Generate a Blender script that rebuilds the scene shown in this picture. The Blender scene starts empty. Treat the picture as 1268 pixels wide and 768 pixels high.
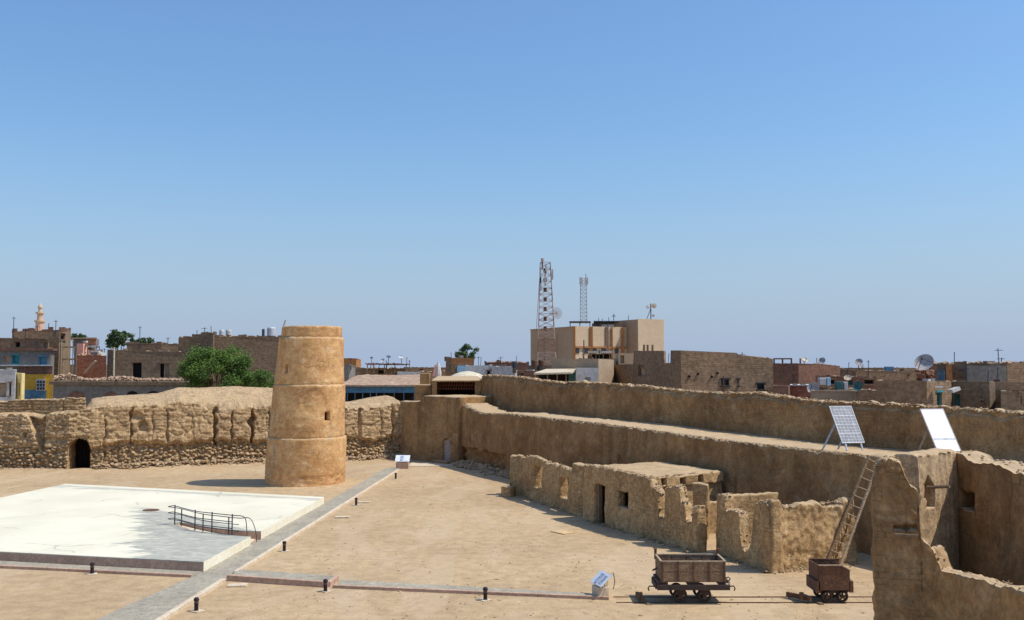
import bpy, math, random
from mathutils import Vector, noise, Matrix
R = math.radians
S = bpy.context.scene
COL = S.collection
rnd = random.Random(7)

# ---------------------------------------------------------------- camera
W, H, F, CAMZ = 1268.0, 768.0, 1244.0, 7.0
HOR = 455.0
TH = math.atan((HOR - H / 2) / F)
cd = bpy.data.cameras.new('camera'); cam = bpy.data.objects.new('camera', cd); COL.objects.link(cam)
cd.sensor_width = 36; cd.lens = 36 * F / W; cd.clip_start = .1; cd.clip_end = 9000
cam.location = (0, 0, CAMZ); cam.rotation_euler = (R(90) + TH, 0, 0)
S.camera = cam

# ---------------------------------------------------------------- sky, sun, exposure
EL = 58.0
SUN = Vector((math.cos(R(EL)), -.075, math.sin(R(EL)))).normalized()      # towards the sun
w = bpy.data.worlds.new('World'); S.world = w; w.use_nodes = True
nt = w.node_tree; nt.nodes.clear()
sky = nt.nodes.new('ShaderNodeTexSky'); sky.sky_type = 'NISHITA'; sky.sun_disc = False
sky.sun_elevation = R(EL); sky.sun_rotation = R(98); sky.altitude = 0
sky.air_density = 1.3; sky.dust_density = 1.5; sky.ozone_density = 8.0
bg = nt.nodes.new('ShaderNodeBackground'); bg.inputs[1].default_value = .122
wo = nt.nodes.new('ShaderNodeOutputWorld')
tint = nt.nodes.new('ShaderNodeMix'); tint.data_type = 'RGBA'; tint.blend_type = 'MULTIPLY'; tint.inputs[0].default_value = 1; tint.clamp_result = False
tint.inputs[7].default_value = (1.10, 1.22, 1.30, 1); nt.links.new(sky.outputs[0], tint.inputs[6])
wtc = nt.nodes.new('ShaderNodeTexCoord'); wsp = nt.nodes.new('ShaderNodeSeparateXYZ'); nt.links.new(wtc.outputs['Generated'], wsp.inputs[0])
wmr = nt.nodes.new('ShaderNodeMapRange'); wmr.interpolation_type = 'SMOOTHSTEP'; nt.links.new(wsp.outputs[2], wmr.inputs[0])
wmr.inputs[1].default_value = -.05; wmr.inputs[2].default_value = .24; wmr.inputs[3].default_value = .9; wmr.inputs[4].default_value = 0
hz = nt.nodes.new('ShaderNodeMix'); hz.data_type = 'RGBA'; hz.inputs[7].default_value = (3.45, 4.35, 6.1, 1)          # dusty air low over the horizon, the same all round
nt.links.new(wmr.outputs[0], hz.inputs[0]); nt.links.new(tint.outputs[2], hz.inputs[6])
nt.links.new(hz.outputs[2], bg.inputs[0]); nt.links.new(bg.outputs[0], wo.inputs[0])
sl = bpy.data.lights.new('sun', 'SUN'); sl.energy = 4.2; sl.angle = R(.5); sl.color = (1, .945, .85)
so = bpy.data.objects.new('sun', sl); COL.objects.link(so)
so.rotation_euler = (-SUN).to_track_quat('-Z', 'Y').to_euler(); so.location = (30, 0, 60)
S.view_settings.view_transform = 'Standard'; S.view_settings.look = 'None'
S.view_settings.exposure = 0; S.view_settings.gamma = 1
S.cycles.max_bounces = 6; S.cycles.diffuse_bounces = 4

# ---------------------------------------------------------------- pixel -> world helpers
def ray(px, py):
    dx = (px - W / 2) / F; dz = (H / 2 - py) / F
    return Vector((dx, math.cos(TH) - dz * math.sin(TH), math.sin(TH) + dz * math.cos(TH)))
def at(px, py, Y):
    d = ray(px, py); return Vector((0, 0, CAMZ)) + d * (Y / d.y)
def G(px, py, z=0.0):
    d = ray(px, py); return Vector((0, 0, CAMZ)) + d * ((z - CAMZ) / d.z)
def hit(px, py, a, b):
    d = ray(px, py); ax, ay = a[0], a[1]; ex, ey = b[0] - ax, b[1] - ay
    t = (ax * ey - ay * ex) / (d.x * ey - d.y * ex)
    return Vector((0, 0, CAMZ)) + d * t
def ztop(px, py, Y): return at(px, py, Y).z

# ---------------------------------------------------------------- materials
def lin(c):
    return tuple(((x / 255) / 12.92 if x / 255 <= .04045 else ((x / 255 + .055) / 1.055) ** 2.4) for x in c) + (1,)
def A(r, g, b): return (r, g, b, 1)
class NT:
    def __init__(s, m): s.t = m.node_tree; s.t.nodes.clear()
    def n(s, typ, **k):
        o = s.t.nodes.new(typ)
        for a, b in k.items(): setattr(o, a, b)
        return o
    def l(s, a, b): s.t.links.new(a, b)
    def math(s, op, a, b=None, c=None):
        o = s.n('ShaderNodeMath', operation=op)
        for i, x in enumerate((a, b, c)):
            if x is None: continue
            if isinstance(x, (int, float)): o.inputs[i].default_value = x
            else: s.l(x, o.inputs[i])
        return o.outputs[0]
    def noise(s, vec, scale, detail=4, rough=.55, dist=0):
        o = s.n('ShaderNodeTexNoise'); o.inputs['Scale'].default_value = scale; o.inputs['Detail'].default_value = detail
        o.inputs['Roughness'].default_value = rough; o.inputs['Distortion'].default_value = dist; s.l(vec, o.inputs['Vector']); return o.outputs[0]
    def mix(s, f, a, b, typ='MIX'):
        o = s.n('ShaderNodeMix', data_type='RGBA', blend_type=typ)
        for sock, x in ((o.inputs[0], f), (o.inputs[6], a), (o.inputs[7], b)):
            if isinstance(x, (int, float)): sock.default_value = x
            elif isinstance(x, tuple): sock.default_value = x
            else: s.l(x, sock)
        return o.outputs[2]
    def ramp(s, f, a, b):
        o = s.n('ShaderNodeMapRange', clamp=True); o.interpolation_type = 'SMOOTHSTEP'
        o.inputs[1].default_value = a; o.inputs[2].default_value = b; s.l(f, o.inputs[0]); return o.outputs[0]
    def scale(s, vec, v):
        o = s.n('ShaderNodeVectorMath', operation='MULTIPLY'); o.inputs[1].default_value = v; s.l(vec, o.inputs[0]); return o.outputs[0]
MATS = {}
def mat(name, c1, c2=None, c3=None, big=.35, fine=7., rough=.95, bump=.25, bs=9., layer=0., streak=0., brick=0., patch=None, metallic=0., spec=.15, speck=.25, grain=0., dust=0., erode=0., crack=0., foot=0.):
    m = bpy.data.materials.new(name); m.use_nodes = True; g = NT(m)
    c2 = c2 or tuple(x * .8 for x in c1[:3]) + (1,)
    tc = g.n('ShaderNodeTexCoord').outputs['Object']
    f = g.ramp(g.noise(tc, big, 5, .6), .36, .64)
    col = g.mix(f, c1, c2)
    if c3: col = g.mix(g.math('MULTIPLY', g.ramp(g.noise(g.scale(tc, (1, 1, 1.5)), big * 2.6, 6, .7, .6), .52, .68), .85), col, c3)
    if patch:                                                    # patch = (colour, scale, threshold)
        col = g.mix(g.ramp(g.noise(g.scale(tc, (1.3, 1.3, .8)), patch[1], 6, .72, .8), patch[2], patch[2] + .03), col, patch[0])
    fn = g.noise(tc, fine, 4, .7)
    if speck: col = g.mix(speck * 2, col, g.mix(g.ramp(fn, .25, .75), A(.25, .25, .25), A(.78, .78, .78)), 'OVERLAY')
    h = g.math('ADD', g.math('MULTIPLY', g.noise(tc, bs, 6, .65), .6), g.math('MULTIPLY', g.noise(tc, bs * .25, 4, .6), .9))
    if grain:
        gr = g.ramp(g.noise(tc, grain, 2, .8), .3, .7)
        col = g.mix(.3, col, g.mix(gr, A(.2, .2, .2), A(.8, .8, .8)), 'OVERLAY')
    if streak:
        st = g.ramp(g.noise(g.scale(tc, (1.3, 1.3, .16)), 1.0, 3, .55), .50, .74)
        col = g.mix(g.math('MULTIPLY', st, streak), col, tuple(x * .6 for x in c2[:3]) + (1,))
    if layer:
        ly = g.noise(g.scale(tc, (.5, .5, 6.5)), 1.4, 4, .65, .3)
        h = g.math('ADD', h, g.math('MULTIPLY', ly, 1.4 * layer))
        col = g.mix(g.math('MULTIPLY', g.ramp(ly, .58, .4), .3 * layer), col, tuple(x * .5 for x in c2[:3]) + (1,))
    if brick:
        sp = g.n('ShaderNodeSeparateXYZ'); g.l(tc, sp.inputs[0])
        cb = g.n('ShaderNodeCombineXYZ'); g.l(g.math('ADD', sp.outputs[0], sp.outputs[1]), cb.inputs[0]); g.l(sp.outputs[2], cb.inputs[1])
        bt = g.n('ShaderNodeTexBrick'); g.l(cb.outputs[0], bt.inputs['Vector'])
        bt.inputs['Scale'].default_value = 1; bt.inputs['Brick Width'].default_value = .38; bt.inputs['Row Height'].default_value = .15
        bt.inputs['Mortar Size'].default_value = .018; bt.inputs['Mortar Smooth'].default_value = .3
        bt.inputs['Color1'].default_value = A(.62, .62, .62); bt.inputs['Color2'].default_value = A(.36, .36, .36); bt.inputs['Mortar'].default_value = A(.34, .34, .34)
        col = g.mix(brick, col, bt.outputs[0], 'OVERLAY')
        h = g.math('ADD', h, g.math('MULTIPLY', bt.outputs[1], -.5 * brick))
    if erode:                                                    # patches where the render has fallen off and the brick courses show
        er = g.ramp(g.noise(g.scale(tc, (1, 1, 1.6)), .8, 6, .7, .5), .56, .60)
        sp = g.n('ShaderNodeSeparateXYZ'); g.l(tc, sp.inputs[0])
        cb = g.n('ShaderNodeCombineXYZ'); g.l(g.math('SUBTRACT', sp.outputs[0], g.math('MULTIPLY', sp.outputs[1], .6)), cb.inputs[0]); g.l(sp.outputs[2], cb.inputs[1])
        wv = g.n('ShaderNodeVectorMath', operation='MULTIPLY_ADD'); nn = g.n('ShaderNodeTexNoise'); nn.inputs['Scale'].default_value = 2.5; g.l(tc, nn.inputs[0])
        g.l(nn.outputs[1], wv.inputs[0]); wv.inputs[1].default_value = (.08, .08, .08); g.l(cb.outputs[0], wv.inputs[2])
        bt = g.n('ShaderNodeTexBrick'); g.l(wv.outputs[0], bt.inputs['Vector']); bt.inputs['Scale'].default_value = 1
        bt.inputs['Brick Width'].default_value = .36; bt.inputs['Row Height'].default_value = .13; bt.inputs['Mortar Size'].default_value = .016
        bt.inputs['Color1'].default_value = A(.60, .60, .60); bt.inputs['Color2'].default_value = A(.40, .40, .40); bt.inputs['Mortar'].default_value = A(.2, .2, .2)
        col = g.mix(g.math('MULTIPLY', er, erode), col, g.mix(.8, g.mix(.35, col, c3 or c2), bt.outputs[0], 'OVERLAY'))
        h = g.math('ADD', h, g.math('MULTIPLY', er, g.math('ADD', g.math('MULTIPLY', bt.outputs[1], -.7 * erode), -.5 * erode)))
    if crack:
        vo = g.n('ShaderNodeTexVoronoi', feature='DISTANCE_TO_EDGE'); vo.inputs['Scale'].default_value = .42
        wv = g.n('ShaderNodeVectorMath', operation='MULTIPLY_ADD'); nn = g.n('ShaderNodeTexNoise'); nn.inputs['Scale'].default_value = 1.6; nn.inputs['Detail'].default_value = 6; g.l(tc, nn.inputs[0])
        g.l(nn.outputs[1], wv.inputs[0]); wv.inputs[1].default_value = (1.2, 1.2, .8); g.l(g.scale(tc, (1, 1, .5)), wv.inputs[2]); g.l(wv.outputs[0], vo.inputs['Vector'])
        ck_ = g.math('MULTIPLY', g.ramp(g.math('MULTIPLY', vo.outputs[0], -1), -.014, -.004), g.ramp(g.noise(tc, .45, 3), .5, .56))
        col = g.mix(g.math('MULTIPLY', ck_, crack), col, tuple(x * .3 for x in c2[:3]) + (1,)); h = g.math('SUBTRACT', h, g.math('MULTIPLY', ck_, crack * 1.2))
    if foot:                                                     # foot-scuffed sand: small hollows and paler trodden tracks
        vf = g.n('ShaderNodeTexVoronoi'); vf.inputs['Scale'].default_value = 2.4; g.l(g.scale(tc, (1, 1, 0)), vf.inputs['Vector'])
        fm = g.ramp(g.noise(tc, .22, 4), .42, .62)
        h = g.math('ADD', h, g.math('MULTIPLY', g.math('MULTIPLY', g.ramp(vf.outputs[0], .05, .38), fm), foot))
        tk = g.ramp(g.noise(g.scale(tc, (.28, .09, 1)), 1.0, 5, .6, 1.2), .50, .60)
        col = g.mix(g.math('MULTIPLY', tk, .35), col, A(.53, .40, .26))
        dk = g.ramp(g.noise(g.scale(tc, (.8, .5, 1)), .9, 7, .75, .5), .58, .70); col = g.mix(g.math('MULTIPLY', dk, .3), col, A(.33, .235, .14))
    if dust:                                                     # pale wind-blown sand lying on every upward-facing ledge
        ge = g.n('ShaderNodeNewGeometry'); gs = g.n('ShaderNodeSeparateXYZ'); g.l(ge.outputs['Normal'], gs.inputs[0])
        col = g.mix(g.math('MULTIPLY', g.ramp(g.math('ADD', gs.outputs[2], g.math('MULTIPLY', g.math('SUBTRACT', fn, .5), .5)), .35, .8), dust), col, A(.47, .345, .21))
    b = g.n('ShaderNodeBsdfPrincipled'); g.l(col, b.inputs['Base Color'])
    b.inputs['Roughness'].default_value = rough; b.inputs['Metallic'].default_value = metallic; b.inputs['Specular IOR Level'].default_value = spec
    bp = g.n('ShaderNodeBump'); bp.inputs['Strength'].default_value = min(1, bump * 1.6); bp.inputs['Distance'].default_value = .12 * bump * 2; g.l(h, bp.inputs['Height']); g.l(bp.outputs[0], b.inputs['Normal'])
    o = g.n('ShaderNodeOutputMaterial'); g.l(b.outputs[0], o.inputs[0]); MATS[name] = m; return m
SAND = mat('sand', A(0.456, 0.324, 0.184), A(0.398, 0.278, 0.158), A(0.480, 0.352, 0.216), big=.12, fine=2.0, bump=.16, bs=4, speck=.16, grain=20, foot=1.6)
MUD = mat('mud_plaster', A(.33, .215, .115), A(.28, .18, .095), A(.36, .25, .14), big=.3, fine=5, bump=.4, bs=6, layer=.7, streak=.25, speck=.3, dust=.8)
MUDL = mat('left_mud', A(0.475, 0.320, 0.168), A(0.370, 0.239, 0.122), A(0.541, 0.392, 0.231), big=.7, fine=5, bump=.45, bs=7, layer=.45, streak=.1, speck=.45, dust=.45, grain=14, erode=.7, crack=.3)
MUDS = mat('smooth_mud', A(.385, .235, .105), A(.245, .14, .062), A(.42, .275, .14), big=.22, fine=2.2, bump=.24, bs=7, streak=.5, speck=.22, dust=.9, layer=.2, erode=.5, crack=.3, grain=9)
MUDR = mat('ruin_mud', A(0.440, 0.287, 0.139), A(0.340, 0.211, 0.097), A(0.500, 0.348, 0.185), big=.8, fine=6, bump=.32, bs=9, streak=.2, speck=.35, dust=.7, grain=18, erode=.6, crack=.35)
TOWERM = mat('tower_plaster', A(.66, .385, .17), A(.52, .275, .11), A(.72, .48, .26), big=.6, fine=3, bump=.26, bs=6, streak=.25, speck=.25, grain=14, layer=.4, patch=(A(.44, .33, .21), .75, .60), dust=.75, crack=.3, erode=.25)
RUBB = mat('rubble_stone', A(.46, .33, .20), A(.34, .23, .13), big=1.2, fine=6, bump=.5, bs=8, speck=.4)
GRAVEL = mat('gravel', A(.355, .315, .24), A(.305, .27, .205), A(.40, .35, .26), big=.5, fine=5, bump=.22, bs=14, speck=.2, grain=22)
KERBC = mat('cream_kerb', A(.62, .52, .38), A(.55, .44, .31), big=1, fine=8, bump=.15, bs=8)
KERBB = mat('brown_kerb', A(.50, .325, .23), A(.41, .27, .19), big=1, fine=8, bump=.15, bs=8)  # on platform front and cross kerbs the brown holds their shade
BRICKM = mat('mud_brick', A(0.285, 0.190, 0.117), A(0.235, 0.157, 0.095), A(0.330, 0.228, 0.144), big=.25, fine=3, bump=.35, bs=4, brick=.35, layer=.4, speck=.3)
BRICKD = mat('dark_mud_brick', A(.20, .145, .095), A(.165, .12, .08), big=.25, fine=3, bump=.35, bs=4, brick=.35, speck=.3)
REDB = mat('red_brick', A(.40, .17, .10), A(.32, .14, .09), big=.4, fine=3, bump=.3, bs=4, brick=.6, speck=.25)
REDD = mat('old_red_brick', A(.22, .115, .08), A(.18, .10, .07), big=.4, fine=3, bump=.3, bs=4, brick=.4, speck=.25)
GREYP = mat('grey_render', A(.215, .20, .175), A(.17, .158, .14), big=.3, fine=3, bump=.15, bs=4, streak=.4)
CREAM = mat('cream_render', A(.58, .45, .31), A(.52, .40, .27), big=.2, fine=3, bump=.08, bs=4, streak=.15, speck=.1)
BEIGE = mat('beige_render', A(.42, .31, .205), A(.37, .27, .175), big=.2, fine=3, bump=.1, bs=4, streak=.2, speck=.12)
WHITER = mat('white_render', A(.56, .54, .51), A(.46, .45, .43), big=.4, fine=3, bump=.1, bs=4, streak=.3)
YELL = mat('yellow_render', A(.70, .38, .05), A(.60, .33, .05), big=.4, fine=3, bump=.1, bs=4, streak=.2)
PYEL = mat('pale_yellow_render', A(.80, .66, .30), A(.76, .60, .26), big=.4, fine=3, bump=.1, bs=4)
PINK = mat('pink_render', A(.72, .36, .27), A(.66, .32, .24), big=.4, fine=3, bump=.1, bs=4)
ORNG = mat('orange_paint', A(.36, .17, .065), A(.32, .145, .06), big=.4, fine=3, bump=.1, bs=4)
BLUEP = mat('blue_paint', A(.09, .24, .34), A(.10, .18, .25), big=.6, fine=4, bump=.1, bs=4)
LBLUE = mat('light_blue_paint', A(.36, .55, .66), A(.32, .5, .6), big=.6, fine=4, bump=.1, bs=4)
TURQ = mat('turquoise_paint', A(.05, .27, .30), A(.05, .22, .25), big=.6, fine=4, bump=.1, bs=4)
GREENP = mat('green_paint', A(.07, .16, .15), A(.05, .13, .12), big=.6, fine=4, bump=.1, bs=4)
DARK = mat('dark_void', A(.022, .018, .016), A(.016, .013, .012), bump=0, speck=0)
GLASS = mat('dark_glass', A(.035, .04, .05), A(.03, .033, .04), rough=.25, bump=.02, spec=.5, speck=0)
WOOD = mat('old_wood', A(.27, .18, .11), A(.20, .13, .08), A(.32, .225, .14), big=3, fine=12, bump=.35, bs=14, streak=.4, speck=.35)
WOODL = mat('pale_wood', A(.42, .31, .21), A(.36, .26, .17), big=3, fine=12, bump=.3, bs=14, speck=.3)
PLY = mat('plywood', A(.60, .42, .22), A(.55, .38, .2), big=2, fine=8, bump=.1)
RUST = mat('rusty_steel', A(.15, .072, .038), A(.10, .05, .03), A(.21, .105, .055), big=3, fine=12, rough=.8, bump=.25, bs=14, spec=.3, speck=.35)
RUSTD = mat('dark_rusty_steel', A(.07, .045, .035), A(.05, .035, .03), big=3, fine=12, rough=.7, bump=.2, bs=14, spec=.3)
IRON = mat('dark_iron', A(.045, .045, .06), A(.035, .035, .045), rough=.5, bump=.05, spec=.4, speck=.1)
GALV = mat('galvanised', A(.5, .52, .54), A(.42, .44, .46), big=2, rough=.5, bump=.05, spec=.4)
DISHM = mat('dish_grey', A(.42, .39, .36), A(.36, .33, .31), big=2, rough=.6, bump=.03, spec=.3)
DISHW = mat('dish_white', A(.72, .72, .70), A(.66, .66, .64), big=2, rough=.55, bump=.03, spec=.3)
DISHT = mat('dish_tan', A(.60, .50, .36), A(.54, .44, .3), big=2, rough=.6, bump=.03)
REDP = mat('red_mast_paint', A(.30, .13, .10), A(.26, .13, .10), big=1, bump=.02)
PALEM = mat('pale_mud_plaster', A(0.470, 0.323, 0.183), A(0.400, 0.266, 0.144), A(0.500, 0.361, 0.217), big=.6, fine=4, bump=.3, bs=5, streak=.3, speck=.3, dust=.5, grain=16)
WHITP = mat('white_mast_paint', A(.50, .43, .40), A(.42, .37, .34), big=1, bump=.02)
BARK = mat('bark', A(.16, .11, .075), A(.11, .08, .055), big=4, fine=9, bump=.4, bs=12)
LEAF = mat('acacia_leaf', A(0.126, 0.204, 0.038), A(0.054, 0.102, 0.024), A(0.192, 0.264, 0.066), big=.9, fine=3, rough=.7, bump=0, speck=.2)
LEAFD = mat('dark_leaf', A(.075, .115, .045), A(.04, .07, .03), big=.9, fine=3, rough=.7, bump=0, speck=.2)
CANV = mat('white_canvas', A(.60, .53, .39), A(.56, .49, .36), big=.6, fine=3, bump=.1)
CELLM = mat('solar_cell', A(.17, .175, .20), A(.14, .145, .17), big=4, rough=.5, bump=.02, spec=.4)
GLAREW = mat('painted_sky_glare', A(.86, .87, .88), A(.84, .85, .86), rough=.22, bump=0, spec=.8, speck=0)  # white base colour stands in for bright sky reflected in the glass
THATCH = mat('roof_rubble', A(.40, .28, .19), A(.33, .22, .15), big=1, fine=2.6, bump=.6, bs=3, speck=.45)
BLAK = mat('black_plastic', A(.03, .022, .025), A(.025, .02, .02), rough=.6, bump=.02)
PRINT = mat('blue_grey_print', A(.22, .27, .36), A(.45, .50, .58), big=9, fine=20, rough=.4, bump=0)
LAMW = mat('white_laminate', A(.72, .74, .78), A(.70, .72, .76), rough=.35, bump=0, spec=.4)

def platform_material():
    m = bpy.data.materials.new('cement_screed'); m.use_nodes = True; g = NT(m)
    ad = g.n('ShaderNodeVectorMath', operation='ADD'); ad.inputs[1].default_value = (-17, 45, 0); g.l(g.n('ShaderNodeTexCoord').outputs['Object'], ad.inputs[0]); tc = ad.outputs[0]
    sp = g.n('ShaderNodeSeparateXYZ'); g.l(tc, sp.inputs[0])
    x, y = sp.outputs[0], sp.outputs[1]
    base = g.mix(g.ramp(g.noise(tc, .25, 5, .6), .35, .65), A(.725, .675, .52), A(.66, .61, .455))
    base = g.mix(g.math('MULTIPLY', g.ramp(g.noise(g.scale(tc, (.5, 1.2, 1)), 1.1, 7, .78, 1.5), .56, .66), .6), base, A(.55, .53, .45))
    n1 = g.noise(g.scale(tc, (.35, 1.2, 1)), 1.0, 6, .7, .4)
    # cement grey stain round the ramp and the front corner: bounded by x > -15.3 .. and y < 47
    e = g.math('ADD', g.math('ADD', g.math('MULTIPLY', g.math('ADD', x, 13.6), .5), g.math('MULTIPLY', g.math('SUBTRACT', y, 35.2), .20)), g.math('MULTIPLY', g.math('SUBTRACT', n1, .5), 3.0))
    s1 = g.math('MULTIPLY', g.ramp(e, .25, .5), g.ramp(g.math('ADD', y, g.math('MULTIPLY', n1, 4)), 51, 49.0))
    # beyond the ramp the screed is clean again on the right
    cut = g.ramp(g.math('ADD', g.math('SUBTRACT', y, 43.2), g.math('MULTIPLY', g.math('ADD', x, 12.3), 1.0)), .2, -.3)
    s1 = g.math('MULTIPLY', s1, cut)
    gc = g.mix(g.ramp(g.noise(g.scale(tc, (.7, 1.6, 1)), 2.2, 6, .75, 1.), .35, .65), A(.24, .245, .22), A(.47, .45, .36))
    col = g.mix(g.math('MULTIPLY', s1, .85), base, gc)
    e2 = g.math('SUBTRACT', g.math('ADD', y, g.math('MULTIPLY', x, .366)), 46.8)     # distance to the back edge
    s2 = g.math('MULTIPLY', g.ramp(g.math('ADD', e2, g.math('MULTIPLY', g.math('SUBTRACT', n1, .5), 3)), .1, .5), g.ramp(e2, 1.2, .9))
    col = g.mix(g.math('MULTIPLY', s2, .6), col, gc)
    vo = g.n('ShaderNodeTexVoronoi', feature='DISTANCE_TO_EDGE'); vo.inputs['Scale'].default_value = .22
    wv = g.n('ShaderNodeVectorMath', operation='ADD'); nn = g.n('ShaderNodeTexNoise'); nn.inputs['Scale'].default_value = .9; nn.inputs['Detail'].default_value = 5
    g.l(tc, nn.inputs[0]); g.l(nn.outputs[1], wv.inputs[1]); g.l(tc, wv.inputs[0]); g.l(wv.outputs[0], vo.inputs['Vector'])
    cr = g.math('MULTIPLY', g.ramp(g.math('MULTIPLY', vo.outputs[0], -1), -.014, -.003), g.ramp(g.noise(tc, .5, 3), .5, .6))
    col = g.mix(g.math('MULTIPLY', cr, .5), col, A(.3, .28, .24))
    b = g.n('ShaderNodeBsdfPrincipled'); g.l(col, b.inputs['Base Color']); b.inputs['Roughness'].default_value = .9; b.inputs['Specular IOR Level'].default_value = .2
    bp = g.n('ShaderNodeBump'); bp.inputs['Strength'].default_value = .25; bp.inputs['Distance'].default_value = .03
    g.l(g.noise(tc, 3, 6, .7), bp.inputs['Height']); g.l(bp.outputs[0], b.inputs['Normal'])
    o = g.n('ShaderNodeOutputMaterial'); g.l(b.outputs[0], o.inputs[0]); return m
SCREED = platform_material()

# ---------------------------------------------------------------- object helpers
ORG = {}
def thing(name, label, cat, loc=(0, 0, 0), group=None):
    o = bpy.data.objects.new(name, None); COL.objects.link(o); o.empty_display_size = .3
    o.location = loc; o['label'] = label; o['category'] = cat
    if group: o['group'] = group
    ORG[o] = Vector(loc); return o
def tag(o, label, cat, group=None, kind=None):
    if label: o['label'] = label
    if cat: o['category'] = cat
    if group: o['group'] = group
    if kind: o['kind'] = kind
    return o
class MB:
    def __init__(s): s.v = []; s.f = []
    def add(s, vs, fs):
        n = len(s.v); s.v += [tuple(v) for v in vs]; s.f += [tuple(i + n for i in f) for f in fs]; return s
    def quad(s, a, b, c, d): return s.add([a, b, c, d], [(0, 1, 2, 3)])
    def hexa(s, p):   # 4 bottom, 4 top
        return s.add(p, [(3, 2, 1, 0), (4, 5, 6, 7), (0, 1, 5, 4), (1, 2, 6, 5), (2, 3, 7, 6), (3, 0, 4, 7)])
    def box(s, c, d, rz=0, m=None):
        x, y, z = d[0] / 2, d[1] / 2, d[2] / 2; cs, sn = math.cos(rz), math.sin(rz); P = []
        for zz in (-z, z):
            for (a, b) in ((-x, -y), (x, -y), (x, y), (-x, y)):
                P.append((c[0] + a * cs - b * sn, c[1] + a * sn + b * cs, c[2] + zz))
        if m: P = [m @ Vector(p) for p in P]
        return s.hexa(P)
    def bar(s, a, b, wd, hd=None, up=Vector((0, 0, 1))):
        a, b = Vector(a), Vector(b); hd = hd or wd; d = (b - a).normalized()
        if abs(d.dot(up)) > .98: up = Vector((0, 1, 0))
        u = d.cross(up).normalized() * wd / 2; v = u.cross(d).normalized() * hd / 2
        return s.hexa([a - u - v, a + u - v, a + u + v, a - u + v, b - u - v, b + u - v, b + u + v, b - u + v])
    def tube(s, pts, r, n=8, r1=None):
        pts = [Vector(p) for p in pts]; V = []; N = len(pts); fs = []
        prev = None
        for i, p in enumerate(pts):
            d = (pts[min(i + 1, N - 1)] - pts[max(i - 1, 0)]).normalized()
            if prev is None: prev = d.orthogonal().normalized()
            u = (prev - d * prev.dot(d)).normalized(); prev = u; v = d.cross(u)
            rr = r if r1 is None else r + (r1 - r) * i / (N - 1)
            for k in range(n):
                t = 2 * math.pi * k / n; V.append(p + (u * math.cos(t) + v * math.sin(t)) * rr)
        for i in range(N - 1):
            for k in range(n):
                k2 = (k + 1) % n; fs.append((i * n + k, i * n + k2, (i + 1) * n + k2, (i + 1) * n + k))
        fs.append(tuple(range(n))[::-1]); fs.append(tuple((N - 1) * n + k for k in range(n)))
        return s.add(V, fs)
    def prism(s, poly, z0, z1):
        n = len(poly); z0s = z0 if hasattr(z0, '__len__') else [z0] * n; z1s = z1 if hasattr(z1, '__len__') else [z1] * n
        V = [(p[0], p[1], z0s[i]) for i, p in enumerate(poly)] + [(p[0], p[1], z1s[i]) for i, p in enumerate(poly)]
        fs = [tuple(range(n))[::-1], tuple(range(n, 2 * n))] + [(i, (i + 1) % n, n + (i + 1) % n, n + i) for i in range(n)]
        return s.add(V, fs)
    def lathe(s, prof, c=(0, 0, 0), n=16, m=None):
        V = []; fs = []
        for (r, z) in prof:
            for k in range(n):
                t = 2 * math.pi * k / n; p = Vector((r * math.cos(t), r * math.sin(t), z))
                if m: p = m @ p
                V.append(p + Vector(c))
        for i in range(len(prof) - 1):
            for k in range(n):
                k2 = (k + 1) % n; fs.append((i * n + k, i * n + k2, (i + 1) * n + k2, (i + 1) * n + k))
        return s.add(V, fs)
    def rock(s, c, r, q=.7):
        V = []; a = rnd.random() * 6.28
        pts = [(0, 0, -1), (0, 0, 1)] + [(math.cos(a + k * 1.0472), math.sin(a + k * 1.0472), (-.5 if k % 2 else .45)) for k in range(6)]
        sc = (rnd.uniform(.7, 1.4), rnd.uniform(.7, 1.2), q * rnd.uniform(.6, 1.1))
        for p in pts:
            j = rnd.uniform(.75, 1.2); V.append((c[0] + p[0] * r * sc[0] * j, c[1] + p[1] * r * sc[1] * j, c[2] + p[2] * r * sc[2] * j))
        fs = []
        for k in range(6):
            k2 = (k + 1) % 6; fs += [(0, 2 + k2, 2 + k), (1, 2 + k, 2 + k2)]
        return s.add(V, fs)
    def build(s, name, material, parent=None, smooth=False, kind=None, fix=False):
        me = bpy.data.meshes.new(name); og = ORG.get(parent, Vector((0, 0, 0))) if parent else Vector((0, 0, 0))
        me.from_pydata([tuple(Vector(v) - og) for v in s.v] if og.length else s.v, [], s.f)
        if fix:
            import bmesh
            b = bmesh.new(); b.from_mesh(me); bmesh.ops.recalc_face_normals(b, faces=b.faces); b.to_mesh(me); b.free()
        me.materials.append(material)
        if smooth: me.polygons.foreach_set('use_smooth', [True] * len(me.polygons))
        o = bpy.data.objects.new(name, me); COL.objects.link(o)
        if parent: o.parent = parent
        ORG[o] = og
        if kind: o['kind'] = kind
        return o
def chamfer(o, wd=.01, seg=1):
    m = o.modifiers.new('bevel', 'BEVEL'); m.width = wd; m.segments = seg; m.limit_method = 'ANGLE'; return o
def copy_tree(o, parent=None):
    c = o.copy(); COL.objects.link(c); c.parent = parent
    for ch in o.children: copy_tree(ch, c)
    return c

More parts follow.
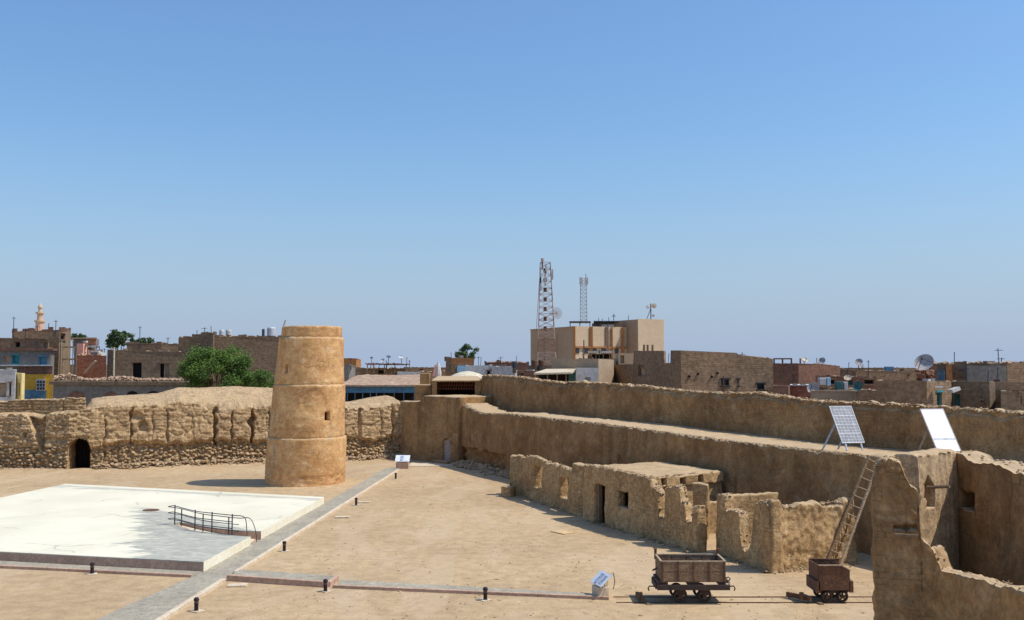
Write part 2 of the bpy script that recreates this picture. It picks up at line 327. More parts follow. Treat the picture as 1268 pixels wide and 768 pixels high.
# ---------------------------------------------------------------- eroded mud wall: grid solid (along, up, through)
def gridsolid(nu, nv, nk, pos, mask, wrap=False):
    V = []; idx = {}; Fs = []
    def vid(i, j, k):
        if wrap: i %= nu
        key = (i, j, k); r = idx.get(key)
        if r is None: r = len(V); idx[key] = r; V.append(pos(i, j, k))
        return r
    sol = [[mask(i, j) for j in range(nv)] for i in range(nu)]
    def s(i, j):
        if wrap: i %= nu
        return 0 <= i < nu and 0 <= j < nv and sol[i][j]
    for i in range(nu):
        for j in range(nv):
            if not sol[i][j]: continue
            Fs.append((vid(i, j, 0), vid(i + 1, j, 0), vid(i + 1, j + 1, 0), vid(i, j + 1, 0)))
            Fs.append((vid(i + 1, j, nk), vid(i, j, nk), vid(i, j + 1, nk), vid(i + 1, j + 1, nk)))
            for k in range(nk):
                if not s(i, j + 1): Fs.append((vid(i, j + 1, k), vid(i + 1, j + 1, k), vid(i + 1, j + 1, k + 1), vid(i, j + 1, k + 1)))
                if not s(i, j - 1) and j > 0: Fs.append((vid(i + 1, j, k), vid(i, j, k), vid(i, j, k + 1), vid(i + 1, j, k + 1)))
                if not s(i - 1, j): Fs.append((vid(i, j, k), vid(i, j + 1, k), vid(i, j + 1, k + 1), vid(i, j, k + 1)))
                if not s(i + 1, j): Fs.append((vid(i + 1, j + 1, k), vid(i + 1, j, k), vid(i + 1, j, k + 1), vid(i + 1, j + 1, k + 1)))
    return V, Fs
class Path:
    def __init__(s, pts):
        s.p = [Vector((p[0], p[1])) for p in pts]; s.u = [0]
        for a, b in zip(s.p, s.p[1:]): s.u.append(s.u[-1] + (b - a).length)
        s.L = s.u[-1]; sn = []
        for a, b in zip(s.p, s.p[1:]):
            d = (b - a).normalized(); sn.append(Vector((d.y, -d.x)))
        s.n = [sn[0]] + [((sn[i] + sn[i + 1]).normalized()) for i in range(len(sn) - 1)] + [sn[-1]]
    def at(s, u):
        u = min(max(u, 0), s.L); i = 0
        while i < len(s.p) - 2 and u > s.u[i + 1]: i += 1
        t = (u - s.u[i]) / (s.u[i + 1] - s.u[i])
        return s.p[i].lerp(s.p[i + 1], t), s.n[i].lerp(s.n[i + 1], t).normalized()
    def upx(s, px, py=500):
        best = 0
        for i in range(len(s.p) - 1):
            h = hit(px, py, s.p[i], s.p[i + 1]); e = s.p[i + 1] - s.p[i]
            t = (Vector((h.x, h.y)) - s.p[i]).dot(e) / e.length_squared
            if (0 <= t <= 1) or (i == 0 and t < 0) or (i == len(s.p) - 2 and t > 1): best = s.u[i] + t * e.length
            if 0 <= t <= 1: return best
        return best
    def zpx(s, px, py):
        q, _ = s.at(s.upx(px, py)); d = ray(px, py); return CAMZ + d.z * q.y / d.y
def lerp_table(tab):
    tab = sorted(tab)
    def f(x):
        if x <= tab[0][0]: return tab[0][1]
        for (a, va), (b, vb) in zip(tab, tab[1:]):
            if x <= b: return va + (vb - va) * (x - a) / (b - a) if b > a else vb
        return tab[-1][1]
    return f
def mudwall(name, path, zt, th, material, res=.12, nk=4, amp=.05, batter=.04, disp=None, topz=None, holes=(), z0=-.25, parent=None, rag=.05, seed=0, f1=1.1):
    nu = max(2, round(path.L / res)); zm = max(zt(path.L * i / 20) for i in range(21)); nv = max(2, round((zm - z0) / res))
    off = Vector((seed * 7.3, seed * 3.1, seed * 1.7))
    cache = {}
    def col(i):
        if i not in cache:
            u = path.L * i / nu; q, n = path.at(u); z = zt(u) + rag * (noise.noise(Vector((u * 1.6, seed, 0))) + .7 * noise.noise(Vector((u * 4.3, seed, 5))))
            cache[i] = (u, q, n, z)
        return cache[i]
    def pos(i, j, k):
        u, q, n, z1 = col(i); z = z0 + (z1 - z0) * j / nv; t = k / nk
        o = -th * t + (-batter * max(z, 0) if k == 0 else (batter * max(z, 0) if k == nk else -batter * max(z, 0) * (1 - 2 * t)))
        if disp and k == 0: o += disp(u, z)
        if topz and j == nv: z = zt(u) + (z - zt(u)) * max(0, 1 - t * 5) + topz(u, t)
        if j == nv and nk > 1 and (k == 0 or k == nk): z -= .05
        p = Vector((q.x + n.x * o, q.y + n.y * o, z)); e = p + off
        d = noise.noise_vector(e * f1) * amp + noise.noise_vector(e * f1 * 3.3) * amp * .55
        if z <= 0: d.z = 0
        if topz and j == nv: d *= .7
        return tuple(p + d)
    def mask(i, j):
        u = path.L * (i + .5) / nu; _, _, _, z1 = col(i); z = z0 + (z1 - z0) * (j + .5) / nv
        for h in holes:
            if callable(h):
                if h(u, z): return False
            elif h[0] < u < h[1] and h[2] < z < h[3]: return False
        return True
    V, Fs = gridsolid(nu, nv, nk, pos, mask)
    return MB().add(V, Fs).build(name, material, parent, smooth=True)

# ================================================================= THE SETTING
LW = Path([(-50, 67.2), G(0, 583), G(83, 584), G(118, 582.5), G(330, 574), G(430, 572), G(500, 568.5)])
TFRONT = Path([(-4.0, 73.6), (-.3, 65.0), (6.9, 50.3), (13.3, 37.0), (17.2, 29.0)])
UPPER = Path([(-2.6, 77.5), (6.9, 58.5), (12.6, 47.0), (18.2, 35.7), (23.0, 26.2)])

def seg_dist(p, path):
    best = 1e9
    for a, b in zip(path.p, path.p[1:]):
        e = b - a; t = max(0, min(1, (p - a).dot(e) / e.length_squared)); best = min(best, (p - a - e * t).length)
    return best
def ground():
    def axis(lo, hi, step, far):
        a = [lo + i * step for i in range(int((hi - lo) / step) + 1)]; s = step; b = a[-1]; c = a[0]; up = []; dn = []
        while b < far: s *= 1.6; b += s; up.append(b)
        s = step
        while c > -far: s *= 1.6; c -= s; dn.append(c)
        return dn[::-1] + a + up
    xs = axis(-44, 20, .5, 4000); ys = axis(20, 80, .5, 4000); V = []; Fs = []
    for y in ys:
        for x in xs:
            z = 0
            if -45 < x < 21 and 19 < y < 81:
                p = Vector((x, y)); z = .012 * noise.noise(Vector((x * .5, y * .5, 0)))
                if y > 55: z += .28 * math.exp(-seg_dist(p, LW) / .9) * (.6 + .8 * noise.noise(Vector((x * .7, y * .7, 3))))
                if x > -5: z += .15 * math.exp(-seg_dist(p, TFRONT) / .7)
                dt = (p - Vector((-12.35, 60.9))).length
                z += .12 * math.exp(-max(0, dt - 2.3) / .5)
            V.append((x, y, z))
    n = len(xs)
    for j in range(len(ys) - 1):
        for i in range(n - 1): Fs.append((j * n + i, j * n + i + 1, (j + 1) * n + i + 1, (j + 1) * n + i))
    MB().add(V, Fs).build('ground', SAND, smooth=True, kind='structure')
ground()

# scattered pebbles and clods on the sand
pb = MB()
for i in range(2600):
    D = rnd.uniform(26, 72) if i % 3 else rnd.uniform(26, 40); x = rnd.uniform(-.52, .40) * D
    if -28 < x < -8 and 27 < D < 60: continue
    if x > 31.0 - .4775 * D - .5: continue
    pb.rock((x, D, .005), rnd.uniform(.012, .045) * (1 if rnd.random() < .96 else 2), .55)
tag(pb.build('pebbles', RUBB), 'small pebbles and clods strewn over the sandy courtyard', 'pebbles', kind='stuff')

# ---- gravel paths and kerbs
def strip(name, pts, z, material): return MB().prism(pts, -.1, z).build(name, material, kind='structure')
PR = lambda Y: -11.16 + .0490 * Y        # right-hand edge of the long path (x at distance Y)
strip('gravel_path', [(-11.9, 24), (-9.98, 24), (PR(68.6), 68.6), (PR(68.6) + .05, 70.3), (-8.75, 70.3), (-9.62, 52.5), (-10.55, 34.9), (-10.72, 33.6), (-11.35, 29.5)], .03, GRAVEL)
def kerb(pts, wdt, h, material, label=None, name='kerb'):
    pts = [Vector((p[0], p[1], 0)) for p in pts]; o = MB()
    for a, b in zip(pts, pts[1:]):
        L = (b - a).length; n = max(1, round(L / 2.4)); d = (b - a).normalized()
        for k in range(n):
            p = a + (b - a) * k / n; q = a + (b - a) * (k + 1) / n - d * .012
            o.bar(p + Vector((0, 0, h / 2 - .05)), q + Vector((0, 0, h / 2 - .05 + rnd.uniform(-.003, .003))), wdt, h + .1)
    return chamfer(o.build(name, material, kind='structure'), .012)
kerb([(PR(24) + .1, 24), (-9.42, 33.25)], .16, .12, KERBC)
kerb([(PR(34.5) + .1, 34.5), (PR(68.6) + .1, 68.6)], .15, .11, KERBC)
a = G(281, 719.5); b = G(406, 728.3); c = G(408, 728.6); d = G(755, 743.5)
kerb([a + Vector((0, .07, 0)), b + Vector((0, .07, 0))], .14, .19, KERBB)
kerb([b + Vector((0, .1, 0)), G(417.5, 719.5)], .12, .185, KERBB)
kerb([c + Vector((.1, .07, 0)), d + Vector((0, .07, 0))], .13, .10, KERBB)
MB().prism([a + Vector((.1, .15, 0)), b + Vector((-.05, .15, 0)), G(415, 717.2), G(293, 709)], -.1, .11).build('gravel_path', GRAVEL, kind='structure')
MB().prism([c + Vector((.2, .14, 0)), d + Vector((-.1, .14, 0)), G(737, 736.8), G(421, 719.5)], -.1, .045).build('gravel_path', GRAVEL, kind='structure')
a = G(-140, 697); b = G(238, 715.7)
kerb([a + Vector((0, .07, 0)), b + Vector((0, .07, 0))], .13, .10, KERBB)
MB().prism([a + Vector((0, .15, 0)), b + Vector((0.1, .15, 0)), (-10.6, 34.9), (-24, 38.1)], -.1, .036).build('gravel_path', GRAVEL, kind='structure')
# pale stone strip at the far end of the path
MB().prism([G(506, 578.5), G(566, 577.5), G(548, 573), G(509, 574)], -.05, .06).build('stone_paving', KERBC, kind='structure')

# ---- cement platform with a curved ramp cut into it
PH = .36
fl = [G(307.5, 664.5, PH), G(287, 663, PH), G(262, 660, PH), G(241, 657, PH), G(226, 654, PH), G(216, 650, PH)]
bl = [G(222, 646.5, PH), G(247, 651, PH), G(276, 655, PH), G(304, 657.5, PH), G(317, 657.5, PH)]
edge = lambda Y: -10.55 + (Y - 34.8) * .0525
poly = [(-27.4, 38.9), (-10.55, 34.8), (edge(fl[0].y), fl[0].y)] + [(p.x, p.y) for p in fl[1:]] + [(p.x, p.y) for p in bl[:-1]] + [(edge(bl[-1].y), bl[-1].y), (-9.65, 52.0), (-25.5, 57.9)]
pl = thing('cement_platform', 'large low cream cement platform with a grey stained corner and curved ramp slot', 'platform', (-17, 45, 0))
def tri_prism(poly, z0, z1, name, m, parent):
    from mathutils.geometry import tessellate_polygon
    n = len(poly); V = [(p[0], p[1], z0) for p in poly] + [(p[0], p[1], z1) for p in poly]; fs = []
    for t in tessellate_polygon([[Vector((p[0], p[1], 0)) for p in poly]]): fs.append(tuple(n + i for i in t))
    fs += [(i, (i + 1) % n, n + (i + 1) % n, n + i) for i in range(n)]
    return MB().add(V, fs).build(name, m, parent, fix=True)
tri_prism([(a, b) for a, b in poly], -.1, PH - .03, 'plinth', KERBB, pl)
# top slab with its own rim, set a few millimetres proud
tri_prism([(x, y) for x, y in poly], PH - .03, PH, 'screed_top', SCREED, pl)
side = MB()
def sideface(p, q, z0, z1, o):
    p, q = Vector((p[0], p[1])), Vector((q[0], q[1])); d = (q - p).normalized(); n = Vector((d.y, -d.x)) * .006
    o.prism([(p + n * 0).to_tuple(), (q).to_tuple(), (q + n).to_tuple(), (p + n).to_tuple()], z0, z1)
sideface((-10.55, 34.8), (edge(fl[0].y), fl[0].y), 0, PH - .001, side); sideface((edge(bl[-1].y), bl[-1].y), (-9.65, 52.0), 0, PH - .001, side)
side.build('lit_side_face', mat('lit_side_cream', A(.80, .74, .58), A(.76, .68, .50), big=.8, bump=.1), pl)  # paler than the plinth: sunlight on this side put into the colour
rf = MB()
for i in range(5):
    z1 = .02 + .30 * i / 5; z2 = .02 + .30 * (i + 1) / 5
    rf.add([(fl[i].x, fl[i].y, z1), (fl[i + 1].x, fl[i + 1].y, z2), (bl[4 - i - 1].x if i < 4 else bl[0].x, bl[4 - i - 1].y if i < 4 else bl[0].y, z2), (bl[4 - i].x, bl[4 - i].y, z1)], [(0, 1, 2, 3)])
rf.build('ramp', KERBC, pl)
# railing round the ramp slot
rl = thing('curved_railing', 'dark steel double railing curving beside the ramp slot on the cream platform', 'railing', (fl[2].x, fl[2].y, PH))
def smooth_path(P, n=6):
    out = []
    for i in range(len(P) - 1):
        p0, p1, p2, p3 = P[max(i - 1, 0)], P[i], P[i + 1], P[min(i + 2, len(P) - 1)]
        for k in range(n):
            t = k / n; out.append(.5 * ((2 * p1) + (p2 - p0) * t + (2 * p0 - 5 * p1 + 4 * p2 - p3) * t * t + (3 * p1 - p0 - 3 * p2 + p3) * t ** 3))
    return out + [P[-1]]
tallb = [fl[5], fl[3], fl[2], fl[1], fl[0] + Vector((-.06, 0, 0))]
offv = Vector((.16, .42, 0)); lowb = [p + offv for p in tallb]
shortpos = [lowb[0] + Vector((.0, 0, 0)), lowb[1] + Vector((.05, -.0, 0)), (lowb[2] + lowb[3]) / 2, lowb[3] + Vector((.1, .05, 0))]
for p in tallb[:4]:
    MB().tube([p + Vector((0, .03, 0)), p + Vector((0, .03, .83))], .026, 8).build('post', IRON, rl)
for p in shortpos[:3]:
    MB().tube([Vector((p.x, p.y, .1)), Vector((p.x, p.y, .98))], .026, 8).build('post', IRON, rl)
mid = (tallb[0] + lowb[0]) / 2
for h, last in ((.78, True), (.52, False), (.26, False)):
    a = [p + Vector((0, .03, h)) for p in tallb]; b = [Vector((p.x, p.y, PH + h - .17)) for p in lowb]
    loop = [b[3], b[2], b[1], b[0], b[0] + Vector((-.15, .05, .02)), (a[0] + b[0]) / 2 + Vector((-.42, .02, .03)), a[0] + Vector((-.18, -.03, 0))] + a[:4]
    if last:
        loop = [Vector((lowb[3].x + .75, lowb[3].y - .1, .05)), Vector((lowb[3].x + .68, lowb[3].y - .1, .55)), Vector((lowb[3].x + .45, lowb[3].y - .05, b[3].z))] + loop + [a[4] + Vector((-.18, 0, 0)), a[4] + Vector((-.05, 0, -.18)), a[4] + Vector((0, 0, -.75))]
    MB().tube(smooth_path(loop), .017, 6).build('rail', IRON, rl)

# ================================================================= LEFT MUD WALL
lw = thing('thick_mud_wall', 'long eroded mud wall with a dark arched gateway behind the round tower', 'wall', (-20, 71, 0))
U = LW.upx
gro = [(131, .22, .5, 3.4, .10), (163, .3, 1.6, 3.9, .12), (190, .12, 1.8, 3.6, .10), (208, .22, 1.6, 3.7, .1), (240, .08, 1.8, 3.2, .08), (267, .55, 1.3, 3.8, .22), (288, .28, 1.6, 3.5, .12), (313, .6, 1.3, 3.6, .25), (335, .2, 1.6, 3.6, .15), (447, .25, 1.5, 3.8, .2), (474, .15, 1.2, 4.2, .12), (489, .3, .8, 4.2, .2)]
gro = [(U(px), d * 1.3, za, zb, wd * .7) for px, d, za, zb, wd in gro]
uA, uB = U(84), U(113); uc = (uA + uB) / 2; hw = (uB - uA) / 2
def arch(u, z):
    if abs(u - uc) > hw: return False
    return z < 1.45 + math.sqrt(max(0, hw * hw - (u - uc) ** 2)) * .95 and z > 0.0
u48, u30, u0, u110 = U(50), U(28), U(0), U(112)
holes_px = [(177, 528, .35, .5), (168, 516, .55, .35), (30, 539, .15, .2)]
holes3 = [(U(px), LW.zpx(px, py), a, b) for px, py, a, b in holes_px]
def hsh(a, b): return math.modf(abs(math.sin(a * 12.9898 + b * 78.233)) * 43758.5453)[0]
def ldisp(u, z):
    row = math.floor(z / .16 + .35 * noise.noise(Vector((u * .4, 0, 8)))); o = .05 * (hsh(row, math.floor(u / .45 + (row % 2) * .5)) - .5)
    zone = 1.85 + .5 * noise.noise(Vector((u * .35, 1, 2))) + .2 * noise.noise(Vector((u * 1.6, 1, 2)))
    if u > u110:
        if z < zone:                                         # undercut rubble zone
            t = min(1, (zone - z) / .25); o -= .27 * t * (1 - .55 * max(0, (1.2 - z) / 1.2) ** 1)
            v = noise.voronoi(Vector((u * 3.5, z * 5.2, 7)))[0]; o += (.34 * (.42 - v[0]) - .12 * (v[1] - v[0] < .12)) * t
        else:
            o += .05 * noise.noise(Vector((u * .5, z * 5, 3))) + .03 * noise.noise(Vector((u * 2.0, z * 12, 3)))
            v = noise.voronoi(Vector((u * .8, z * .9, 17)))[0]; o -= .05 * (v[1] - v[0] < .08)
    else:
        v = noise.voronoi(Vector((u * 2.6, z * 4.8, 9)))[0]
        k = 1 if z < 1.6 else .35
        o += .26 * k * (.5 - v[0]) - .16 * k * (v[1] - v[0] < .12)
        if z > 1.6: o += .07 * noise.noise(Vector((u * .6, z * 7, 3)))
        # wide gully between the rounded left buttress and the gate wall
        edgeu = u30 + (u48 - u30) * max(0, min(1, (4.0 - z) / 2.6)); edge2 = u48 + .25
        if edgeu < u < edge2 and z > 1.2: o -= .65 * min(1, (u - edgeu) / .15) * min(1, (z - 1.2) / .4)
        if 2.25 < z < 2.6 and uA - 2.2 < u < uB + 1.5: o += .05
        if 1.9 < z < 2.25 and uA - 2.0 < u < uA: o -= .12
    for (gu, d, za, zb, wd) in gro:
        if abs(u - gu) < wd * 2.6 and za < z < zb + .4:
            wd = wd * (.8 + 1.1 * noise.noise(Vector((gu, z * 1.7, 4)))); wd = max(.05, wd)
            q = abs(u - gu + .16 * noise.noise(Vector((0, z * 2.3, gu)))) / wd
            o -= d * max(0, 1 - q * q * .6) * min(1, (z - za) / .3) * min(1, (zb + .4 - z) / .3)
    for (hu, hz, ra, rb) in holes3:
        q = ((u - hu) / ra) ** 2 + ((z - hz) / rb) ** 2
        if q < 1: o -= .35 * (1 - q) ** .5
    return o
lip = lerp_table([(U(-60), 3.5), (U(0), 3.75), (U(20), 3.85), (U(40), 3.5), (U(48), 3.4), (U(56), 3.75), (U(100), 4.05), (U(120), 4.25), (U(150), 4.35), (U(205), 4.3), (U(225), 4.6), (U(245), 4.35), (U(265), 3.95), (U(300), 4.05), (U(340), 4.1), (U(420), 4.1), (U(434), 3.9), (U(470), 3.95), (U(480), 4.0), (U(486), 4.15), (U(500), 4.3)])
crest = lerp_table([(U(-60), 3.9), (U(100), 4.15), (U(115), 4.75), (U(150), 4.95), (U(200), 5.1), (U(225), 5.5), (U(300), 5.55), (U(340), 5.45), (U(420), 4.7), (U(430), 4.3), (U(450), 4.35), (U(475), 4.6), (U(500), 4.75)])
def ltop(u, t):
    d = crest(u) - lip(u); s = math.sin(min(1, t * 1.35) * math.pi / 2) if t < .75 else 1 - (t - .75) * .5
    return d * s + .1 * noise.noise(Vector((u * .5, t * 4, 9))) * (t > .05)
mudwall('wall_mass', LW, lip, 5.2, MUDL, res=.062, nk=14, amp=.04, batter=.09, disp=ldisp, topz=ltop, holes=[arch], parent=lw, rag=.20, seed=1, f1=2.0)
# black boards added deep in the tunnel, standing in for its shade
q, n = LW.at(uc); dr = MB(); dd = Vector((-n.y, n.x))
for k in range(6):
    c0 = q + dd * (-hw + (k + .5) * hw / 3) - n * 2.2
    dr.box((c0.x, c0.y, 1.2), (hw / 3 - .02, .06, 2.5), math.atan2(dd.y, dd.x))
dr.box(((q - n * 2.4).x, (q - n * 2.4).y, 1.2), (hw * 2.4, .06, 2.6), math.atan2(dd.y, dd.x)); dr.build('gate_shade_boards', DARK, lw)
# layered mud-brick parapet on the left stretch
def pdisp(u, z): return .06 * (1 if (z * 5.2) % 1 > .32 else -1) + .03 * noise.noise(Vector((u * 3, z * 6, 0)))
PPb = Path([(LW.at(u)[0] - LW.at(u)[1] * 1.5).to_tuple() for u in (U(-60), U(-10), U(30), U(70))])
pz = lerp_table([(0, 4.5), (PPb.L * .6, 4.78), (PPb.L, 4.86)])
mudwall('parapet', PPb, pz, .6, MUDL, res=.075, nk=2, amp=.03, batter=.0, disp=pdisp, z0=3.2, parent=lw, rag=.07, seed=4)
PPc = Path([(LW.at(u)[0] - LW.at(u)[1] * 1.5).to_tuple() for u in (U(72), U(90), U(104))])
mudwall('parapet', PPc, lambda u: 4.9, .6, MUDL, res=.075, nk=2, amp=.03, batter=0, disp=pdisp, z0=3.2, parent=lw, rag=.07, seed=5)
# loose stones along the foot of the wall: one mass
st = MB()
for i in range(900):
    u = rnd.uniform(u110 + .3, U(500)); q, n = LW.at(u); o = -.1 + abs(rnd.gauss(0, .28)); r = rnd.uniform(.05, .17) * (1.15 if o < .3 else .7)
    st.rock((q.x + n.x * o, q.y + n.y * o, .16 + rnd.uniform(-.05, .22) * (o < .35)), r, .8)
for i in range(260):
    u = rnd.uniform(U(-60), U(80)); q, n = LW.at(u); o = abs(rnd.gauss(0, .12))
    st.rock((q.x + n.x * o, q.y + n.y * o, .15), rnd.uniform(.04, .12), .8)
st.build('fallen_stones', RUBB, lw, kind='stuff')

# ================================================================= CORNER BASTION AND SHELTER
bs = thing('corner_bastion', 'smooth square mud bastion in the far corner with a small grey door', 'bastion', (-5, 76, 0))
BF = Path([(-8.9, 77.9), (-6.5, 75.4), (-3.9, 72.9)])
ub = BF.upx(552, 555)
zb = lerp_table([(0, 4.4), (BF.upx(512), 4.45), (BF.upx(519), 4.5), (BF.upx(522), 4.9), (BF.L, 4.86)])
mudwall('bastion_mass', BF, zb, 4.2, MUDS, res=.12, nk=6, amp=.05, batter=.03, holes=[(ub - .42, ub + .42, -.1, 1.35), lambda u, z: (u - ub) ** 2 + (z - 1.35) ** 2 < .42 ** 2], parent=bs, rag=.04, seed=8)
q, n = BF.at(ub); q = q - n * .22
dm = MB(); dm.box((q.x, q.y, .8), (.95, .07, 1.9), math.atan2(n.x, -n.y)); dm.build('door', mat('door_grey', A(.36, .30, .27), A(.32, .26, .24), bump=.1), bs)
st = MB(); q2 = q + n * .55; st.box((q2.x, q2.y, .1), (1.6, .7, .22), math.atan2(n.x, -n.y)); st.build('doorstep', MUDS, bs)
# shelter on top of the bastion
sh = thing('roofed_shelter', 'flat-roofed mud lookout shelter with a dark red latticed opening on the bastion', 'shelter', (-5, 78, 4.8))
zr0, zr1 = 4.8, ztop(565, 473, 77.5)
def wallbox(px0, px1, Y0, Y1, z0, z1, m, name, parent):
    a = at(px0, 480, Y0).x; b = at(px1, 480, Y0).x
    return chamfer(MB().prism([(a, Y0), (b, Y0), (b * Y1 / Y0, Y1), (a * Y1 / Y0, Y1)], z0, z1).build(name, m, parent), .04, 2)
wallbox(535, 541, 77.4, 80.5, 4.2, zr1 + .02, MUDS, 'side_wall', sh); wallbox(588, 594, 77.4, 80.5, 4.0, zr1 + .02, MUDS, 'side_wall', sh)
wallbox(534, 595, 80.5, 81.2, 4.0, zr1 + .25, MUDS, 'back_wall', sh)
a, b = at(534, 472, 77.3), at(595, 472, 77.3)
chamfer(MB().prism([(a.x, 77.3), (b.x, 77.3), (b.x - .3, 81.3), (a.x + .2, 81.3)], [zr1, zr1, zr1 + .28, zr1 + .28], [zr1 + .12, zr1 + .12, zr1 + .42, zr1 + .42]).build('roof', MUDS, sh), .03, 2)
lt = MB(); a, b = at(542, 478, 78.2), at(587, 478, 78.2)
for k in range(15):
    x = a.x + (b.x - a.x) * k / 14; lt.bar((x, 78.2, 5.3), (x + .1, 78.2, 5.9), .05)
lt.bar((a.x, 78.2, 5.32), (b.x, 78.2, 5.32), .06); lt.bar((a.x, 78.2, 5.62), (b.x, 78.2, 5.62), .05)
lt.build('lattice', mat('red_wood', A(.20, .07, .045), A(.16, .06, .04), bump=.1), sh)
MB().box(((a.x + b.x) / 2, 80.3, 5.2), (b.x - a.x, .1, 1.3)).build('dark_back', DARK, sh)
cb = thing('mud_stub', 'small square mud stub left of the lookout shelter above the blue shopfront', 'wall', (-7.5, 80, 4))
x0, x1 = at(520, 470, 80).x, at(532, 470, 80).x
chamfer(MB().prism([(x0, 80), (x1, 80), (x1, 80.9), (x0, 80.9)], 4, ztop(526, 462, 80)).build('stub_block', MUDS, cb), .05, 2)
chamfer(MB().prism([(x0 - .3, 78.6), (x1 + .3, 78.6), (x1 + .3, 82), (x0 - .3, 82)], 3, ztop(526, 476, 80)).build('stub_base', MUDS, cb), .08, 2)

# ================================================================= TERRACE
te = thing('terrace_wall', 'long curving lower mud wall with a sunlit walkway on top, on the right side', 'wall', (6, 52, 0))
tz = lerp_table([(0, 4.35), (.9, 4.3), (3.0, 3.95), (4.6, 3.85), (9, 4.0), (20, 3.95), (32, 3.72), (TFRONT.L, 3.7)])
stre = [TFRONT.upx(p) for p in (741, 752, 766, 771, 781, 820, 905, 990, 1048)]
def tdisp(u, z):
    o = .05 * noise.noise(Vector((u * .5, z * .8, 4)))
    if u < 9 and z < 1.3 + .3 * noise.noise(Vector((u, 0, 3))):
        v = noise.voronoi(Vector((u * 2.4, z * 3.3, 5)))[0]; o += -.45 + .35 * (.6 - v[0])
    for s_ in stre:
        if abs(u - s_) < .2: o -= .16 * (1 - abs(u - s_) / .2)
    return o
mudwall('wall_mass', TFRONT, tz, 2.6, MUDS, res=.11, nk=8, amp=.05, batter=.05, disp=tdisp, parent=te, rag=.12, seed=11, f1=2.0)
# walkway fill between the two walls
wf = MB(); N = 60; V = []; Fs = []
for i in range(N + 1):
    t = i / N; q, n = TFRONT.at(TFRONT.L * t); r_, m_ = UPPER.at(UPPER.L * t)
    z = tz(TFRONT.L * t); q = q - n * 1.2
    for k in range(6):
        p = q.lerp(r_, k / 5); V.append((p.x, p.y, z - .04 + .05 * noise.noise(Vector((p.x, p.y, 0)))))
for i in range(N):
    for k in range(5): a = i * 6 + k; Fs.append((a, a + 6, a + 7, a + 1))
MB().add(V, Fs).build('walkway', SAND, te, smooth=True)
up = thing('upper_parapet_wall', 'tall upper mud wall with crumbling pale top behind the walkway', 'wall', (10, 55, 4))
pts = [(593, 465.5), (610, 465), (640, 467), (665, 471), (690, 474), (715, 473), (745, 475), (790, 478), (840, 484), (900, 487.5), (930, 486), (955, 490), (990, 495), (1030, 498), (1085, 500), (1150, 504), (1200, 507), (1268, 512)]
ut = lerp_table([(UPPER.upx(px, py), UPPER.zpx(px, py)) for px, py in pts])
def udisp(u, z): return .05 * noise.noise(Vector((u * .5, z, 4))) - (.12 if z > ut(u) - .22 + .15 * noise.noise(Vector((u * 1.2, 0, 0))) else 0)
mudwall('parapet_mass', UPPER, ut, .9, MUDS, res=.10, nk=4, amp=.05, batter=.03, disp=udisp, z0=2.8, parent=up, rag=.13, seed=14, f1=2.2)
cr = MB()
for i in range(2600):
    u = rnd.uniform(0, UPPER.L); q, n = UPPER.at(u); o = -rnd.uniform(.12, .8)
    cr.rock((q.x + n.x * o, q.y + n.y * o, ut(u) + rnd.uniform(-.05, .05)), rnd.uniform(.025, .07), .5)
cr.build('crumbled_top', RUBB, up, kind='stuff')
cr = MB()
for i in range(1300):
    u = rnd.uniform(0, TFRONT.L); q, n = TFRONT.at(u); o = -.28 - abs(rnd.gauss(0, .15))
    cr.rock((q.x + n.x * o, q.y + n.y * o, tz(u) - .0), rnd.uniform(.025, .08), .6)
cr.build('crumbled_edge', RUBB, te, kind='stuff')
rb = MB()
for i in range(420):
    u = rnd.uniform(.5, 11); q, n = TFRONT.at(u); o = abs(rnd.gauss(0, .35)); rb.rock((q.x + n.x * o, q.y + n.y * o, .12 + max(0, .3 - o) * rnd.random()), rnd.uniform(.06, .22), .8)
rb.build('fallen_stones', RUBB, te, kind='stuff')

